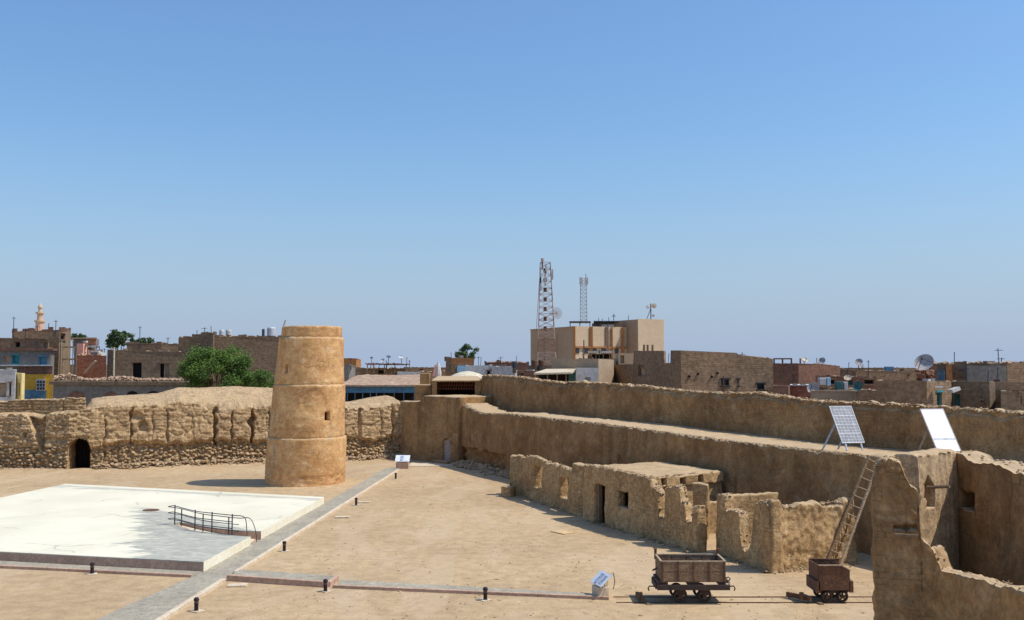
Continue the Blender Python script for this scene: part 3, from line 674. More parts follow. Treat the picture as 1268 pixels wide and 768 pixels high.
# ================================================================= ROUND TOWER
tw = thing('round_tower', 'tapering orange plastered round tower built in three tiers with tiny windows', 'tower', (-12.4, 60.9, 0))
TC = (-12.42, 60.9)
ZT = [0, 2.86, 5.98, 8.80, 9.46]
RT = [(2.40, 2.34), (2.23, 2.14), (2.08, 1.93), (1.80, 1.79)]
def tower_tier(k, name):
    z0, z1 = (ZT[k] if k else -.3), ZT[k + 1]; r0, r1 = RT[k]; nu = 150; nv = max(5, round((z1 - z0) / .085))
    lean = lambda z: .30 * (max(z, 0) / 9.4) ** 1.3
    wins = []
    if k == 1: wins = [(404.5, 516, .17, .25)]
    if k == 2: wins = [(355, 457, .14, .23)]
    W_ = []
    for px, py, hx, hz in wins:
        zc = 7 - (py - 455) / F * 58.9; cx = TC[0] + lean(zc); d = ray(px, py); x = d.x / d.y * 59.2
        W_.append((math.asin(max(-1, min(1, (x - cx) / ((r0 + r1) / 2)))) - math.pi / 2, zc, hx / r0, hz))
    def pos(i, j, kk):
        t = 2 * math.pi * i / nu; v = j / nv; z = z0 + (z1 - z0) * v; r = r0 + (r1 - r0) * v
        r -= kk * .35
        e = Vector((math.cos(t) * 2, math.sin(t) * 2, z))
        if kk == 0:
            r += .035 * noise.noise(e * .8) + .015 * noise.noise(e * 3)
            if j == nv: r -= .05 + .03 * noise.noise(e * 6)
            if k == 1:
                q_ = ((t - 5.05) / .34) ** 2 + ((z - 5.0) / .75) ** 2
                if q_ < 1: r -= .05 + .02 * noise.noise(e * 8)
            if j == 0 and k: r -= .03
            if k == 0 and z < .7: r += .06 * noise.noise(e * 5) - .03
            if k == 3: r += .01
        zz = z + .02 * noise.noise(e * 2 + Vector((3, 0, 0))) + (.035 * noise.noise(e * 5) if j in (0, nv) and z > 0 else 0)
        return (TC[0] + lean(z) + r * math.cos(t), TC[1] + r * math.sin(t), zz)
    def mask(i, j):
        t = 2 * math.pi * (i + .5) / nu; z = z0 + (z1 - z0) * (j + .5) / nv
        if t > math.pi: t -= 2 * math.pi
        for (wt, wz, dw, dz) in W_:
            if abs(t - wt) < dw and abs(z - wz) < dz: return False
        return True
    V, Fs = gridsolid(nu, nv, 2 if k < 3 else 2, pos, mask, wrap=True)
    o = MB().add(V, Fs).build(name, TOWERM, tw, smooth=True)
    for (wt, wz, dw, dz) in W_:
        r = r0 - .42; MB().box((TC[0] + lean(wz) + r * math.cos(wt), TC[1] + r * math.sin(wt), wz), (.6, .05, .7), wt + math.pi / 2).build('window_pane', DARK, tw)
for k, nm in enumerate(('lower_tier', 'middle_tier', 'upper_tier', 'cap_ring')): tower_tier(k, nm)
MB().lathe([(1.62, 9.12), (0.01, 9.22)], (TC[0] + .28, TC[1], 0), 32).build('tower_roof', SAND, tw)
MB().bar((TC[0] - 1.45, TC[1] - .2, 9.3), (TC[0] - 1.28, TC[1] - .2, 9.85), .10, .06).build('stick', WOODL, tw)

# ================================================================= COURTYARD RUINS
A_, B_, C_ = Vector((3.24, 46.8)), Vector((5.42, 41.9)), Vector((6.95, 38.45))
r1 = thing('ruined_window_wall', 'roofless ruined mud wall with two tall window gaps, left of the low house', 'ruin', (1.8, 51, 0))
PW = Path([G(640, 611.5), G(648.7, 616), G(712, 637.5)])
pu = PW.upx
z1 = lerp_table([(0, 2.0), (pu(645), 2.05), (pu(650), 2.25), (pu(660), 2.3), (pu(672), 2.15), (pu(700), 2.1), (pu(704), 2.0), (PW.L, 1.95)])
mudwall('front_wall', PW, z1, .55, MUDR, res=.08, nk=3, amp=.06, batter=.04, rag=.12, seed=21, parent=r1,
        holes=[(pu(660), pu(669), .72, 1.82), (pu(691), pu(702), .55, 1.62)])
Q1 = Path([G(707, 637.5), G(722, 639.5)]); mudwall('end_pier', Q1, lambda u: 2.45 - .1 * u, .8, MUDR, res=.08, nk=4, amp=.07, rag=.08, seed=22, parent=r1)
Q2 = Path([(-.15, 55.4), (.55, 55.2)]); mudwall('corner_pier', Q2, lambda u: 2.15, .7, MUDR, res=.08, nk=4, amp=.07, rag=.1, seed=23, parent=r1)
Q3 = Path([(.6, 57.2), (3.0, 56.8), (4.9, 51.2)]); mudwall('back_wall', Q3, lambda u: 1.3, .5, MUDR, res=.12, nk=3, amp=.06, rag=.2, seed=24, parent=r1)
Q4 = Path([(-.6, 54.9), (-.1, 54.6)]); mudwall('low_stub', Q4, lambda u: .55, .5, MUDR, res=.08, nk=3, amp=.05, seed=25, parent=r1)

r2 = thing('mud_house', 'low flat-roofed mud house with a dark doorway, a window and a crumbling open end', 'house', (5.5, 44, 0))
HP = Path([A_, B_]); hu = HP.upx
hz = lerp_table([(0, 2.5), (hu(735), 2.55), (hu(790), 2.5), (HP.L, 2.45)])
mudwall('front_wall', HP, hz, .5, MUDR, res=.07, nk=3, amp=.04, batter=.03, rag=.07, seed=31, parent=r2,
        holes=[(hu(734.5), hu(747.5), -.3, 1.78), (hu(763), hu(776), .98, 1.72)])
C2, D2 = Vector((9.3, 44.7)), Vector((7.3, 49.2))
BC = Path([B_ + Vector((.15, .1)), C2]); bu = [BC.L * t for t in (.22, .45, .68)]
mudwall('side_wall', BC, lambda u: 2.45, .5, MUDR, res=.055, nk=3, amp=.05, rag=.09, disp=lambda u, z: .14 if z > 1.95 else 0, seed=32, parent=r2, holes=[(x - .17, x + .15, 2.02, 2.33) for x in bu])
mudwall('right_wall', Path([C2 + Vector((0, .1)), D2]), lambda u: 2.4, .5, MUDR, res=.14, nk=2, amp=.04, rag=.05, seed=33, parent=r2)
mudwall('back_wall', Path([D2, A_ + Vector((.1, .2))]), lambda u: 2.4, .5, MUDR, res=.14, nk=2, amp=.04, rag=.05, seed=34, parent=r2)
def roofgrid(c, z, name, parent, m, n=26):
    V = []; Fs = []
    for i in range(n + 1):
        for j in range(n + 1):
            a = Vector(c[0]).lerp(Vector(c[1]), i / n); b = Vector(c[3]).lerp(Vector(c[2]), i / n); p = a.lerp(b, j / n)
            V.append((p.x, p.y, z + .05 * noise.noise(Vector((p.x, p.y, 0))) + .03 * noise.noise(Vector((p.x * 3, p.y * 3, 0)))))
    for i in range(n):
        for j in range(n): a = i * (n + 1) + j; Fs.append((a, a + n + 1, a + n + 2, a + 1))
    return MB().add(V, Fs).build(name, m, parent, smooth=True)
roofgrid([A_ + Vector((.1, .1)), B_ + Vector((.12, .1)), C2 + Vector((-.15, .1)), D2 + Vector((-.1, -.1))], 2.43, 'roof', r2, SAND)
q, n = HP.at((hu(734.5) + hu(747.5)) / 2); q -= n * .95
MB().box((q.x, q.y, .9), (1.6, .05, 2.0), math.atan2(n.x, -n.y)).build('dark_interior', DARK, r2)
q, n = HP.at(hu(736.3)); q -= n * .25; MB().box((q.x, q.y, .85), (.12, .18, 1.75), math.atan2(n.x, -n.y)).build('door_frame', WOOD, r2)
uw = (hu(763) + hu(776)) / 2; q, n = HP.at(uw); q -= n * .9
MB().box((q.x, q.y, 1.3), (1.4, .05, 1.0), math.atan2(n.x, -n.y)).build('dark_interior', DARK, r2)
q, n = HP.at(uw + .12); q -= n * .28; MB().box((q.x, q.y, 1.35), (.06, .06, .74), math.atan2(n.x, -n.y)).build('window_bar', mat('red_frame', A(.35, .1, .05)), r2)
CP = Path([B_, C_]); cu = lambda px: CP.upx(px, 640)
cz = lerp_table([(cu(px), CP.zpx(px, py)) for px, py in [(796, 590), (803, 593), (805.5, 603), (811, 605), (814, 612), (815.5, 640), (822, 642), (823, 605), (833, 601), (840, 605), (841, 621), (846.5, 622), (847.5, 645), (855.5, 648), (856.5, 628), (863, 626), (870, 627), (874, 628)]])
mudwall('broken_front_wall', CP, cz, .5, MUDR, res=.06, nk=4, amp=.045, batter=.03, rag=.07, f1=1.6, seed=41, parent=r2)
mudwall('inner_pier', Path([(7.35, 41.4), (7.95, 41.2)]), lambda u: 2.25, .5, MUDR, res=.08, nk=3, amp=.05, rag=.08, seed=42, parent=r2)
mudwall('inner_wall', Path([(8.1, 42.5), (9.4, 43.4)]), lambda u: 1.3, .4, MUDR, res=.1, nk=3, amp=.05, rag=.1, seed=43, parent=r2)
MB().box((5.95, 41.0, .012), (.3, .3, .02)).build('threshold', KERBC, r2)

r3 = thing('roofless_hut', 'small roofless mud hut with a U-shaped gap, beside the wooden ladder', 'ruin', (9.5, 36, 0))
L0, K0, E0, M0 = Vector((7.75, 38.0)), Vector((8.80, 34.6)), Vector((12.35, 36.45)), Vector((10.3, 38.9))
LP = Path([L0, K0]); lu = lambda px: LP.upx(px, 660)
lz = lerp_table([(lu(px), LP.zpx(px, py)) for px, py in [(887, 613), (896, 612), (898, 633), (906, 631), (914, 635), (915.5, 660), (918, 676), (922, 682), (926, 681), (929.5, 668), (931, 636), (933, 625), (938, 621), (950, 620)]])
mudwall('left_wall', LP, lz, .5, MUDR, res=.055, nk=4, amp=.045, batter=.03, rag=.06, seed=51, parent=r3)
def rdisp(u, z): return .04 * noise.noise(Vector((u * 5, z * 5, 1))) + .05 * noise.noise(Vector((u * 1.5, z * 1.5, 1)))
mudwall('right_wall', Path([K0, E0]), lerp_table([(0, 2.3), (.5, 2.15), (1.2, 2.15), (1.4, 2.3), (2.2, 2.25), (2.9, 2.1), (3.5, 2.1), (3.55, 2.3), (4.05, 2.3)]), .5, MUDR, res=.055, nk=4, amp=.06, batter=.02, disp=rdisp, rag=.08, seed=52, parent=r3)
mudwall('back_wall', Path([L0 + Vector((.1, .1)), M0]), lambda u: 2.2, .4, MUDR, res=.09, nk=3, amp=.04, rag=.06, seed=53, parent=r3)

# foreground broken room on the right
fr = thing('broken_room', 'tall broken mud room with cracked walls in the right foreground', 'ruin', (10, 23, 0))
K = .82
def KP(pts): return Path([(x * K, y * K) for x, y in pts])
kz = lambda z: 7 - (7 - z) * K
FP = KP([(9.88, 27.7), (11.45, 27.35)]); fu = lambda px: FP.upx(px, 650)
fz = lerp_table([(fu(px), FP.zpx(px, py)) for px, py in [(1084, 592), (1086, 578), (1090, 571), (1096, 568), (1108, 567), (1117, 570), (1121, 580), (1124, 592), (1128, 600), (1133, 604), (1137, 608), (1138.8, 612), (1140, 662), (1143, 669), (1150, 674), (1158, 684), (1163, 698)]])
def fdisp(u, z):
    o = .05 * noise.noise(Vector((u * .9, z * .9, 2)))
    if kz(2.60) < z < kz(2.72) and fu(1108) < u < fu(1138): o -= .14
    if z > 3.4 and u > fu(1112): o -= .05 * noise.noise(Vector((u * 9, z * 9, 2)))
    return o
mudwall('front_pier', FP, fz, .38, MUDS, res=.03, nk=8, amp=.04, f1=2.6, batter=.01, disp=fdisp, rag=.03, seed=61, parent=fr, z0=1.2)
mudwall('front_pier_base', FP, lambda u: 1.22, .38, MUDS, res=.2, nk=2, amp=.01, batter=.01, rag=0, seed=61, parent=fr)
MB().bar(at(1108, 662, 22.4), at(1137, 664, 22.3), .06, .05).build('timber', WOOD, fr)
SP = KP([(11.62, 28.98), (13.55, 30.75)]); su = lambda px: SP.upx(px, 600)
sz = lerp_table([(su(px), SP.zpx(px, py)) for px, py in [(1112, 569), (1122, 568), (1135, 564), (1150, 561), (1165, 559), (1180, 558)]])
def hole2(u, z):
    px = 1143 + (u - su(1143)) / (su(1156) - su(1143)) * 13
    zt_, zb_ = SP.zpx(1147, 588 + abs(px - 1148) * 2.2), SP.zpx(1147, 630 if px > 1147 else 618)
    return 1143 < px < 1157 and zb_ < z < zt_
def sdisp(u, z): return .035 * noise.noise(Vector((u * 7, z * .8, 2)))
mudwall('sunlit_wall', SP, sz, .62, PALEM, res=.05, nk=5, amp=.03, batter=.0, disp=sdisp, rag=.04, seed=63, parent=fr, holes=[hole2])
pq, pn = SP.at(su(1149)); pq = pq - pn * .5; chamfer(MB().box((pq.x, pq.y, 3.6), (.9, .2, 1.6), math.atan2(pn.x, -pn.y)).build('niche_back', MUDS, fr), .05)
RP = KP([(13.5, 30.8), (13.85, 27.2), (14.3, 22.5)]); ru = lambda px, py: RP.upx(px, py)
rz = lerp_table([(ru(px, py), RP.zpx(px, py)) for px, py in [(1180, 558), (1190, 559), (1197, 565), (1205, 571), (1216, 572), (1228, 570), (1238, 574), (1247, 581), (1258, 583), (1268, 585)]])
hx0, hx1 = ru(1187, 618), ru(1207, 618)
ckp = [(1251, 600), (1252, 612), (1249, 625), (1250, 640), (1248, 655), (1249, 668)]
ck = [(ru(px, py), RP.zpx(px, py)) for px, py in ckp]
ckf = lerp_table([(z, u) for u, z in ck])
def rdisp2(u, z):
    o = .04 * noise.noise(Vector((u * 1.2, z * 1.2, 7)))
    if ck[-1][1] < z < ck[0][1] + .3:
        q = abs(u - ckf(z)); o -= .10 * max(0, 1 - q / .045)
    return o
mudwall('window_wall', RP, rz, .7, MUDS, res=.04, nk=5, amp=.03, batter=0, disp=rdisp2, rag=.08, seed=64, parent=fr, holes=[(hx0, hx1, RP.zpx(1197, 631), RP.zpx(1197, 608))])
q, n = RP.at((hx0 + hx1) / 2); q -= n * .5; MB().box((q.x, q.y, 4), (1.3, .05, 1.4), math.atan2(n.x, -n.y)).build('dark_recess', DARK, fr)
FL = KP([(11.3, 27.45), (11.62, 26.6), (12.0, 23.6), (12.6, 19.5)])
flz = lerp_table([(FL.upx(px, py), FL.zpx(px, py)) for px, py in [(1146, 671), (1153, 677), (1160, 690), (1166, 705), (1185, 710), (1210, 716), (1240, 723), (1268, 730)]])
crk = FL.upx(1152, 735)
def lowdisp(u, z): return .03 * noise.noise(Vector((u * 2, z * 2, 7))) - (.10 * max(0, 1 - abs(u - crk - .10 * noise.noise(Vector((0, z * 4, 0))) - .14 * (z - 2)) / .035) if z > 1.2 else 0)
mudwall('low_front_wall', FL, flz, .34, MUDS, res=.035, nk=5, amp=.04, f1=2.4, batter=0, disp=lowdisp, rag=.05, seed=65, parent=fr, z0=.9)
mudwall('low_wall_base', FL, lambda u: .92, .34, MUDS, res=.25, nk=2, amp=.01, batter=0, rag=0, seed=65, parent=fr)
MB().tube([at(1148, 603.5, 23.8), at(1176, 602.5, 23.4)], .04, 7).build('timber', WOOD, fr)
MB().prism([(8.7, 23), (11.6, 25.4), (12, 16.4), (10, 16.1), (9.5, 22.1)], -.1, .06).build('room_floor', SAND, fr)

def crumble(path, zt, th, n, parent, r0=.02, r1=.07, base=0):
    m_ = MB()
    for _ in range(n):
        u = rnd.uniform(0, path.L); q, nn = path.at(u); o = -th * rnd.uniform(.1, .95); m_.rock((q.x + nn.x * o, q.y + nn.y * o, zt(u) + rnd.uniform(-.04, .03)), rnd.uniform(r0, r1), .6)
    for _ in range(base):
        u = rnd.uniform(0, path.L); q, nn = path.at(u); o = abs(rnd.gauss(0, .16)); m_.rock((q.x + nn.x * o, q.y + nn.y * o, .03 + .05 * rnd.random()), rnd.uniform(r0, r1 * .9), .6)
    m_.build('loose_bricks', RUBB, parent, kind='stuff')
crumble(PW, z1, .5, 120, r1, base=50); crumble(HP, hz, .45, 220, r2, base=60); crumble(CP, cz, .45, 260, r2, .02, .08, 60); crumble(LP, lz, .45, 200, r3, .02, .07, 60)
crumble(Path([K0, E0]), lambda u: 2.2, .45, 150, r3, base=90); crumble(FP, fz, .34, 60, fr, .015, .04); crumble(FL, flz, .3, 90, fr, .012, .032); crumble(RP, rz, .6, 120, fr, .015, .05)

# ================================================================= LADDER
ld = thing('wooden_ladder', 'tall weathered wooden ladder leaning against the terrace wall', 'ladder', (11.2, 35.1, 0))
ft, tp = G(1030, 703), at(1082.5, 567, 36.6)
dirl = (tp - ft).normalized(); sd = Vector((.80, -.1, -.0)); sd = (sd - dirl * sd.dot(dirl)).normalized()
for s_ in (-1, 1):
    a = ft + sd * .23 * s_; b = tp + sd * .19 * s_ + (dirl * .1 if s_ > 0 else Vector((0, 0, 0)))
    MB().bar(a, b, .055, .09).build('side_rail', WOODL if s_ > 0 else WOOD, ld)
nr = 12
for k in range(nr):
    t = (k + .6) / nr; c = ft.lerp(tp, t); hw_ = .23 - .04 * t
    MB().tube([c - sd * hw_ + dirl * rnd.uniform(-.03, .03), c + sd * hw_], .02, 6).build('rung', WOODL, ld)

# ================================================================= SOLAR PANELS
def solar(px_bl, py_bl, Y, w_, slope, label, white):
    n_h = Vector((.25, -.968, 0)); ed = Vector((.968, .25, 0)); tilt = R(58)
    upv = (-n_h) * math.cos(tilt) + Vector((0, 0, 1)) * math.sin(tilt); nn = ed.cross(upv).normalized()
    o = at(px_bl, py_bl, Y)
    t = thing('reflective_panel' if white else 'solar_panel', label, 'panel', (o.x, o.y, o.z - .25))
    def quadbox(a0, a1, b0, b1, d0, d1, name, m, par=t, mb=None):
        p = lambda a, b, d: o + ed * a + upv * b + nn * d
        mb2 = mb or MB(); mb2.hexa([p(a0, b0, d0), p(a1, b0, d0), p(a1, b1, d0), p(a0, b1, d0), p(a0, b0, d1), p(a1, b0, d1), p(a1, b1, d1), p(a0, b1, d1)])
        return None if mb else mb2.build(name, m, par)
    e = .03
    f = MB()
    for a in ((0, w_, 0, e), (0, w_, slope - e, slope), (0, e, e, slope - e), (w_ - e, w_, e, slope - e)): quadbox(*a, -.03, .01, '', None, mb=f)
    f.build('frame', WHITP if white else GALV, t)
    if white: quadbox(e, w_ - e, e, slope - e, -.015, .004, 'painted_glare_face', GLAREW); quadbox(e, w_ - e, slope * .27, slope * .315, .005, .009, 'painted_horizon_reflection', GALV)  # grey strip paints the horizon's reflection onto the panel
    else:
        quadbox(e, w_ - e, e, slope - e, -.02, -.004, 'backing_sheet', GALV)
        nc, nr_ = 6, 12; cw = (w_ - 2 * e) / nc; ch_ = (slope - 2 * e) / nr_
        for r_ in range(4):
            c_ = MB()
            for j in range(3):
                for i in range(nc):
                    a0 = e + i * cw + .012; b0 = e + (r_ * 3 + j) * ch_ + (.012 if j else .03); quadbox(a0, a0 + cw - .024, b0, e + (r_ * 3 + j + 1) * ch_ - .01, -.004, .002, '', None, mb=c_)
            c_.build('cell_module', CELLM, t)
    gz = o.z - .27
    for a in (.15, w_ - .15):
        p = o + ed * a; MB().bar(p + upv * .02 - nn * .03, (p.x + n_h.x * .08, p.y + n_h.y * .08, gz), .05).build('leg', GALV, t)
        p2 = p + upv * slope * .62 - nn * .04; f2 = p - n_h * .6 - ed * .62; MB().bar(p2, (f2.x, f2.y, gz), .05).build('leg', WOODL if white else GALV, t)
    return t
solar(1043, 549, 38.0, .96, 1.60, 'grey gridded solar panel on thin legs on the walkway', False)
solar(1161, 560, 35.5, .98, 1.74, 'glass panel coloured white for its sky glare, propped on the walkway at right', True)

# ================================================================= RAILS AND MINE CARTS
YR0, YR1 = 30.35, 31.08
tr = thing('rail_track', 'thin rusty narrow-gauge track running under the two mine carts', 'track', (7, 30.7, 0))
for Y in (YR0, YR1):
    m_ = MB(); m_.box((9.8, Y, .012), (13.4, .024, .026)); m_.build('rail', RUST, tr)
for x in (3.95, 9.05):
    MB().box((x, 30.7, .02), (.12, 1.25, .05), R(8)).build('sleeper', WOOD, tr)
for (x, rz, lab) in ((3.83, R(95), 'rusty iron stop lying across the track left of the wooden mine cart'), (8.62, R(-55), 'rusty angled rail stop lying left of the steel tub cart')):
    tag(MB().box((x, 30.62, .13), (.9 if x > 5 else .75, .09, .12), rz).box((x, 30.35, .2), (.1, .1, .22), rz).build('rail_stop', RUST), lab, 'rail stop')
def wheel(x, y, par, r=.2):
    m = Matrix.Rotation(R(90), 4, 'X')
    whl = MB().lathe([(r - .045, .05), (r, .05), (r, -.03), (r + .03, -.03), (r + .03, -.05), (r - .045, -.05), (r - .045, .05)], (x, y, r + .035), 20, m).build('wheel', RUSTD, par, smooth=False)
    sp = MB()
    for k in range(5):
        t = 2 * math.pi * k / 5 + .3; sp.bar((x, y, r + .035), (x + (r - .03) * math.cos(t), y, r + .035 + (r - .03) * math.sin(t)), .05, .035)
    sp.lathe([(.0, .07), (.055, .07), (.055, -.07), (.0, -.07)], (x, y, r + .035), 10, m)
    sp.build('spokes', RUST, whl); return whl
def cart1():
    cx, cy = 5.37, 30.72
    t = thing('wooden_mine_cart', 'open brown wooden-sided mine cart with iron frame on the track', 'mine cart', (cx, cy, 0))
    z0, z1 = .67, 1.24; hx, hy = .95, .56
    # side walls of planks between iron straps
    for sy in (-1, 1):
        y = cy + sy * hy
        for k in range(4):
            a = cx - hx + .04 + k * (2 * hx - .08) / 4; b = a + (2 * hx - .08) / 4 - .02
            for r_ in range(2):
                za = z0 + r_ * (z1 - z0) / 2 + .004; zb_ = za + (z1 - z0) / 2 - .012
                chamfer(MB().box(((a + b) / 2, y, (za + zb_) / 2), (b - a, .04 + .004 * r_, zb_ - za)).build('plank', WOOD, t), .006)
        for k in range(5):
            x = cx - hx + .03 + k * (2 * hx - .06) / 4
            MB().box((x, y + sy * .022, (z0 + z1) / 2), (.055, .03, z1 - z0 + .02)).build('strap', RUST, t)
        MB().box((cx, y, z1 + .015), (2 * hx + .06, .06, .035)).build('top_rim', WOODL, t)
    for sx in (-1, 1):
        x = cx + sx * hx
        for r_ in range(2):
            za = z0 + r_ * (z1 - z0) / 2 + .004; zb_ = za + (z1 - z0) / 2 - .012
            chamfer(MB().box((x, cy, (za + zb_) / 2), (.04, 2 * hy - .05, zb_ - za)).build('end_plank', WOOD, t), .006)
        MB().box((x, cy, z1 + .018), (.06, 2 * hy + .05, .035)).build('end_rim', WOODL, t)
        MB().box((x + sx * .01, cy + hy - .02, z1 + .02), (.07, .07, .28)).lathe([(0, .07), (.05, .05), (.05, 0), (0, 0)], (x + sx * .01, cy + hy - .02, z1 + .15), 8).build('latch_post', RUST, t)
    MB().bar((cx - hx, cy + .2, z0 + .25), (cx - hx - .16, cy + .15, z0 + .18), .04).build('latch_lever', RUST, t)
    MB().box((cx, cy, z0 - .0), (2 * hx, 2 * hy, .04)).build('floor_board', WOOD, t)
    # underframe
    for sy in (-1, 1): MB().box((cx, cy + sy * .58, .50), (2.15, .09, .15)).build('frame_beam', RUSTD, t)
    for sx in (-1, 1): MB().box((cx + sx * 1.06, cy, .50), (.09, .9, .15)).build('frame_end', RUSTD, t)
    for sx in (-1, 0, 1): MB().box((cx + sx * .9, cy - .05, .63), (.3 if sx else .34, 1.0, .13)).build('bolster', RUSTD, t)
    MB().box((cx, cy - .47, .56), (.12, .05, .3)).build('tip_bracket', RUST, t)
    MB().box((cx + 1.0, cy - .52, .56), (.12, .1, .12), .4).bar((cx + .95, cy - .5, .52), (cx + 1.1, cy - .55, .66), .04).build('pale_bracket', DISHT, t)
    for sx in (-1, 1):
        h = MB(); x = cx + sx * 1.1
        h.tube([(x, cy - .25, .46), (x + sx * .16, cy - .25, .47), (x + sx * .2, cy - .25, .4), (x + sx * .17, cy - .25, .33)], .022, 6)
        h.build('coupling_hook', RUSTD, t); h = MB()
        h.tube([(x, cy - .3, .62), (x + sx * .05, cy - .3, .70), (x + sx * .0, cy - .3, .74), (x - sx * .1, cy - .3, .72)], .018, 6)
        h.build('lashing_hook', RUSTD, t)
    for x in (cx - .36, cx + .36):
        for y in (YR0, YR1): wheel(x, y, t, .185)
        MB().tube([(x, YR0 - .08, .22), (x, YR1 + .08, .22)], .03, 8).build('axle', RUSTD, t)
        MB().box((x, YR0 - .02, .36), (.2, .12, .16)).build('axle_box', RUSTD, t)
cart1()
def cart2():
    cx, cy = 9.58, 30.72
    t = thing('steel_tub_cart', 'small dark red rusty steel tub cart on the track below the ladder', 'mine cart', (cx, cy, 0))
    hx, hy, z0, z1 = .47, .48, .36, 1.12; th = .02
    def prof(y): return [(cx - hx, y, .62), (cx - hx + .0, y, z1), (cx + hx - .28, y, z1), (cx + hx - .02, y, z1 - .17), (cx + hx - .02, y, .62)]
    for sy in (-1, 1):
        y = cy + sy * hy; P = [(cx - hx, .4), (cx + hx - .02, .4), (cx + hx - .02, z1 - .13 if sy < 0 else z1), (cx + hx - .28, z1), (cx - hx, z1)]
        V = [(x, y - th, z) for x, z in P] + [(x, y + th, z) for x, z in P]; n = 5
        MB().add(V, [tuple(range(n)), tuple(range(n, 2 * n))[::-1]] + [(i, i + n, (i + 1) % n + n, (i + 1) % n) for i in range(n)]).build('side_plate', RUST, t, fix=True)
    MB().box((cx - hx, cy, .76), (.03, 2 * hy, .72)).build('end_plate', RUST, t); MB().box((cx + hx - .03, cy + .1, .68), (.03, 2 * hy - .2, .56)).build('end_plate', RUST, t)
    MB().box((cx, cy, .5), (2 * hx - .05, 2 * hy - .05, .03)).build('floor_plate', RUSTD, t)
    for sx in (-1, 1):
        x = cx + sx * (hx + .03) - (.01 if sx > 0 else 0)
        MB().prism([(x - .06, cy - .5), (x + .06, cy - .5), (x + .06, cy + .5), (x - .06, cy + .5)], .33, .66).build('buffer_plate', RUST, t)
    MB().box((cx - .14, cy - .5, z1 + .01), (.68, .05, .03)).bar((cx + .2, cy - .5, z1 + .01), (cx + hx, cy - .5, z1 - .14), .05, .03).build('top_rim', WOODL, t)
    MB().box((cx, cy + hy, z1 + .01), (.94, .05, .03)).build('top_rim', RUST, t)
    MB().box((cx, cy, .34), (.86, .7, .1)).build('frame_beam', RUSTD, t)
    for x in (cx - .2, cx + .26):
        for y in (YR0, YR1): wheel(x, y, t, .155)
        MB().tube([(x, YR0 - .08, .19), (x, YR1 + .08, .19)], .025, 8).build('axle', RUSTD, t)
cart2()

# ================================================================= SMALL THINGS IN THE YARD
def bollard():
    t = thing('path_light', 'x', 'light'); n = 12
    MB().lathe([(.0, 0), (.07, 0), (.07, .03), (.06, .04), (.06, .2), (.075, .22), (.0, .22)], n=n).build('post', BLAK, t)
    lp = MB().lathe([(.062, .22), (.066, .3), (.05, .33), (0, .33)], n=n).build('lens', mat('smoked_lens', A(.08, .05, .05), rough=.3, bump=0, spec=.5), t)
    MB().lathe([(0, .40), (.05, .39), (.078, .35), (.08, .31), (0, .31)], n=n).build('cap', BLAK, t)
    MB().box((.02, -.04, .012), (.3, .3, .024), .3).build('footing', KERBC, t); return t
bp = bollard(); BL = [(114, 711, 'small dark path light in front of the platform kerb at far left'), (243, 757, 'small dark path light nearest the lower left kerb corner'), (352, 683, 'small dark path light beside the long kerb facing the platform railing'),
      (403, 733, 'small dark path light at the corner where the brown kerb steps'), (441, 626, 'small dark path light beside the long kerb, between tower and low house'), (601, 743.5, 'small dark path light before the middle of the lower kerb'), (490, 593.5, 'small dark path light nearest the far white information board')]
for i, (px, py, lb) in enumerate(BL):
    o = bp if i == 0 else copy_tree(bp); o.location = G(px, py); o['label'] = lb; o['group'] = 'small path lights along the kerbs'; o.rotation_euler.z = i * .7
for px, py, L_, lb in ((424, 641, .55, 'white stone slab on the sand below the path light at mid path'), (451, 622.5, .5, 'white stone slab beside the path light at mid path'), (294, 726, .5, 'pale slab on the sand before the brown kerb')):
    p = G(px, py); tag(chamfer(MB().box((p.x, p.y, .03), (L_ + .1, .35, .06), .1).build('stone_slab', KERBC)  , .01), lb, 'slab', 'pale slabs on the sand')
p = G(697, 659.5); tag(MB().box((p.x, p.y, .02), (.62, .9, .03), R(35)).build('plywood_sheet', PLY), 'square sheet of orange plywood lying on the sand', 'board')
p = G(187, 632, PH); p2 = MB().lathe([(.38, 0), (.36, .025), (0, .03)], (p.x, p.y, PH), 20)
tag(p2.build('drain_cover', RUST), 'round rusty drain cover on the grey part of the platform', 'cover')

def info_board(px, py, Y, sc, rz, label, post, base_h):
    o = Vector((at(px, py, Y).x, Y, 0)); t = thing('information_board', label, 'sign', o)
    m = Matrix.Translation(o) @ Matrix.Rotation(rz, 4, 'Z')
    def bx(c, d, name, mt, tilt=0, par=t):
        mm = m @ Matrix.Translation(c) @ Matrix.Rotation(tilt, 4, 'X'); b = MB().box((0, 0, 0), d, 0, mm); return b.build(name, mt, par)
    chamfer(bx((0, 0, base_h / 2), (.9 * sc * (.72 if post else 1), .5 * sc * (.9 if post else 1), base_h), 'brick_base', KERBB if not post else KERBC), .01)
    pn = bx((0, .02, base_h + .28 * sc), (1.05 * sc, .035, .62 * sc), 'panel', LAMW, R(-48))
    bx((0 - .05, -.01, base_h + .30 * sc), (.22 * sc, .02, .45 * sc), 'print', PRINT, R(-48), pn)
    bx((.28 * sc, .0, base_h + .29 * sc), (.25 * sc, .02, .40 * sc), 'print', LAMW if not post else PRINT, R(-48), pn)
    if post:
        bx((.15, .12, base_h + .12), (.1, .1, .35), 'support', KERBC)
        q0 = m @ Vector((.32, .18, base_h - .05)); pts = [q0 + (m.to_3x3() @ Vector((.12 * math.sin(k / 10 * 3.1), .1, .5 * k / 10))) for k in range(11)]
        MB().tube(pts, .012, 6).build('cable', IRON, t)
    else:
        bx((0, .1, base_h + .1), (.7 * sc, .2, .25), 'support', GREYP)
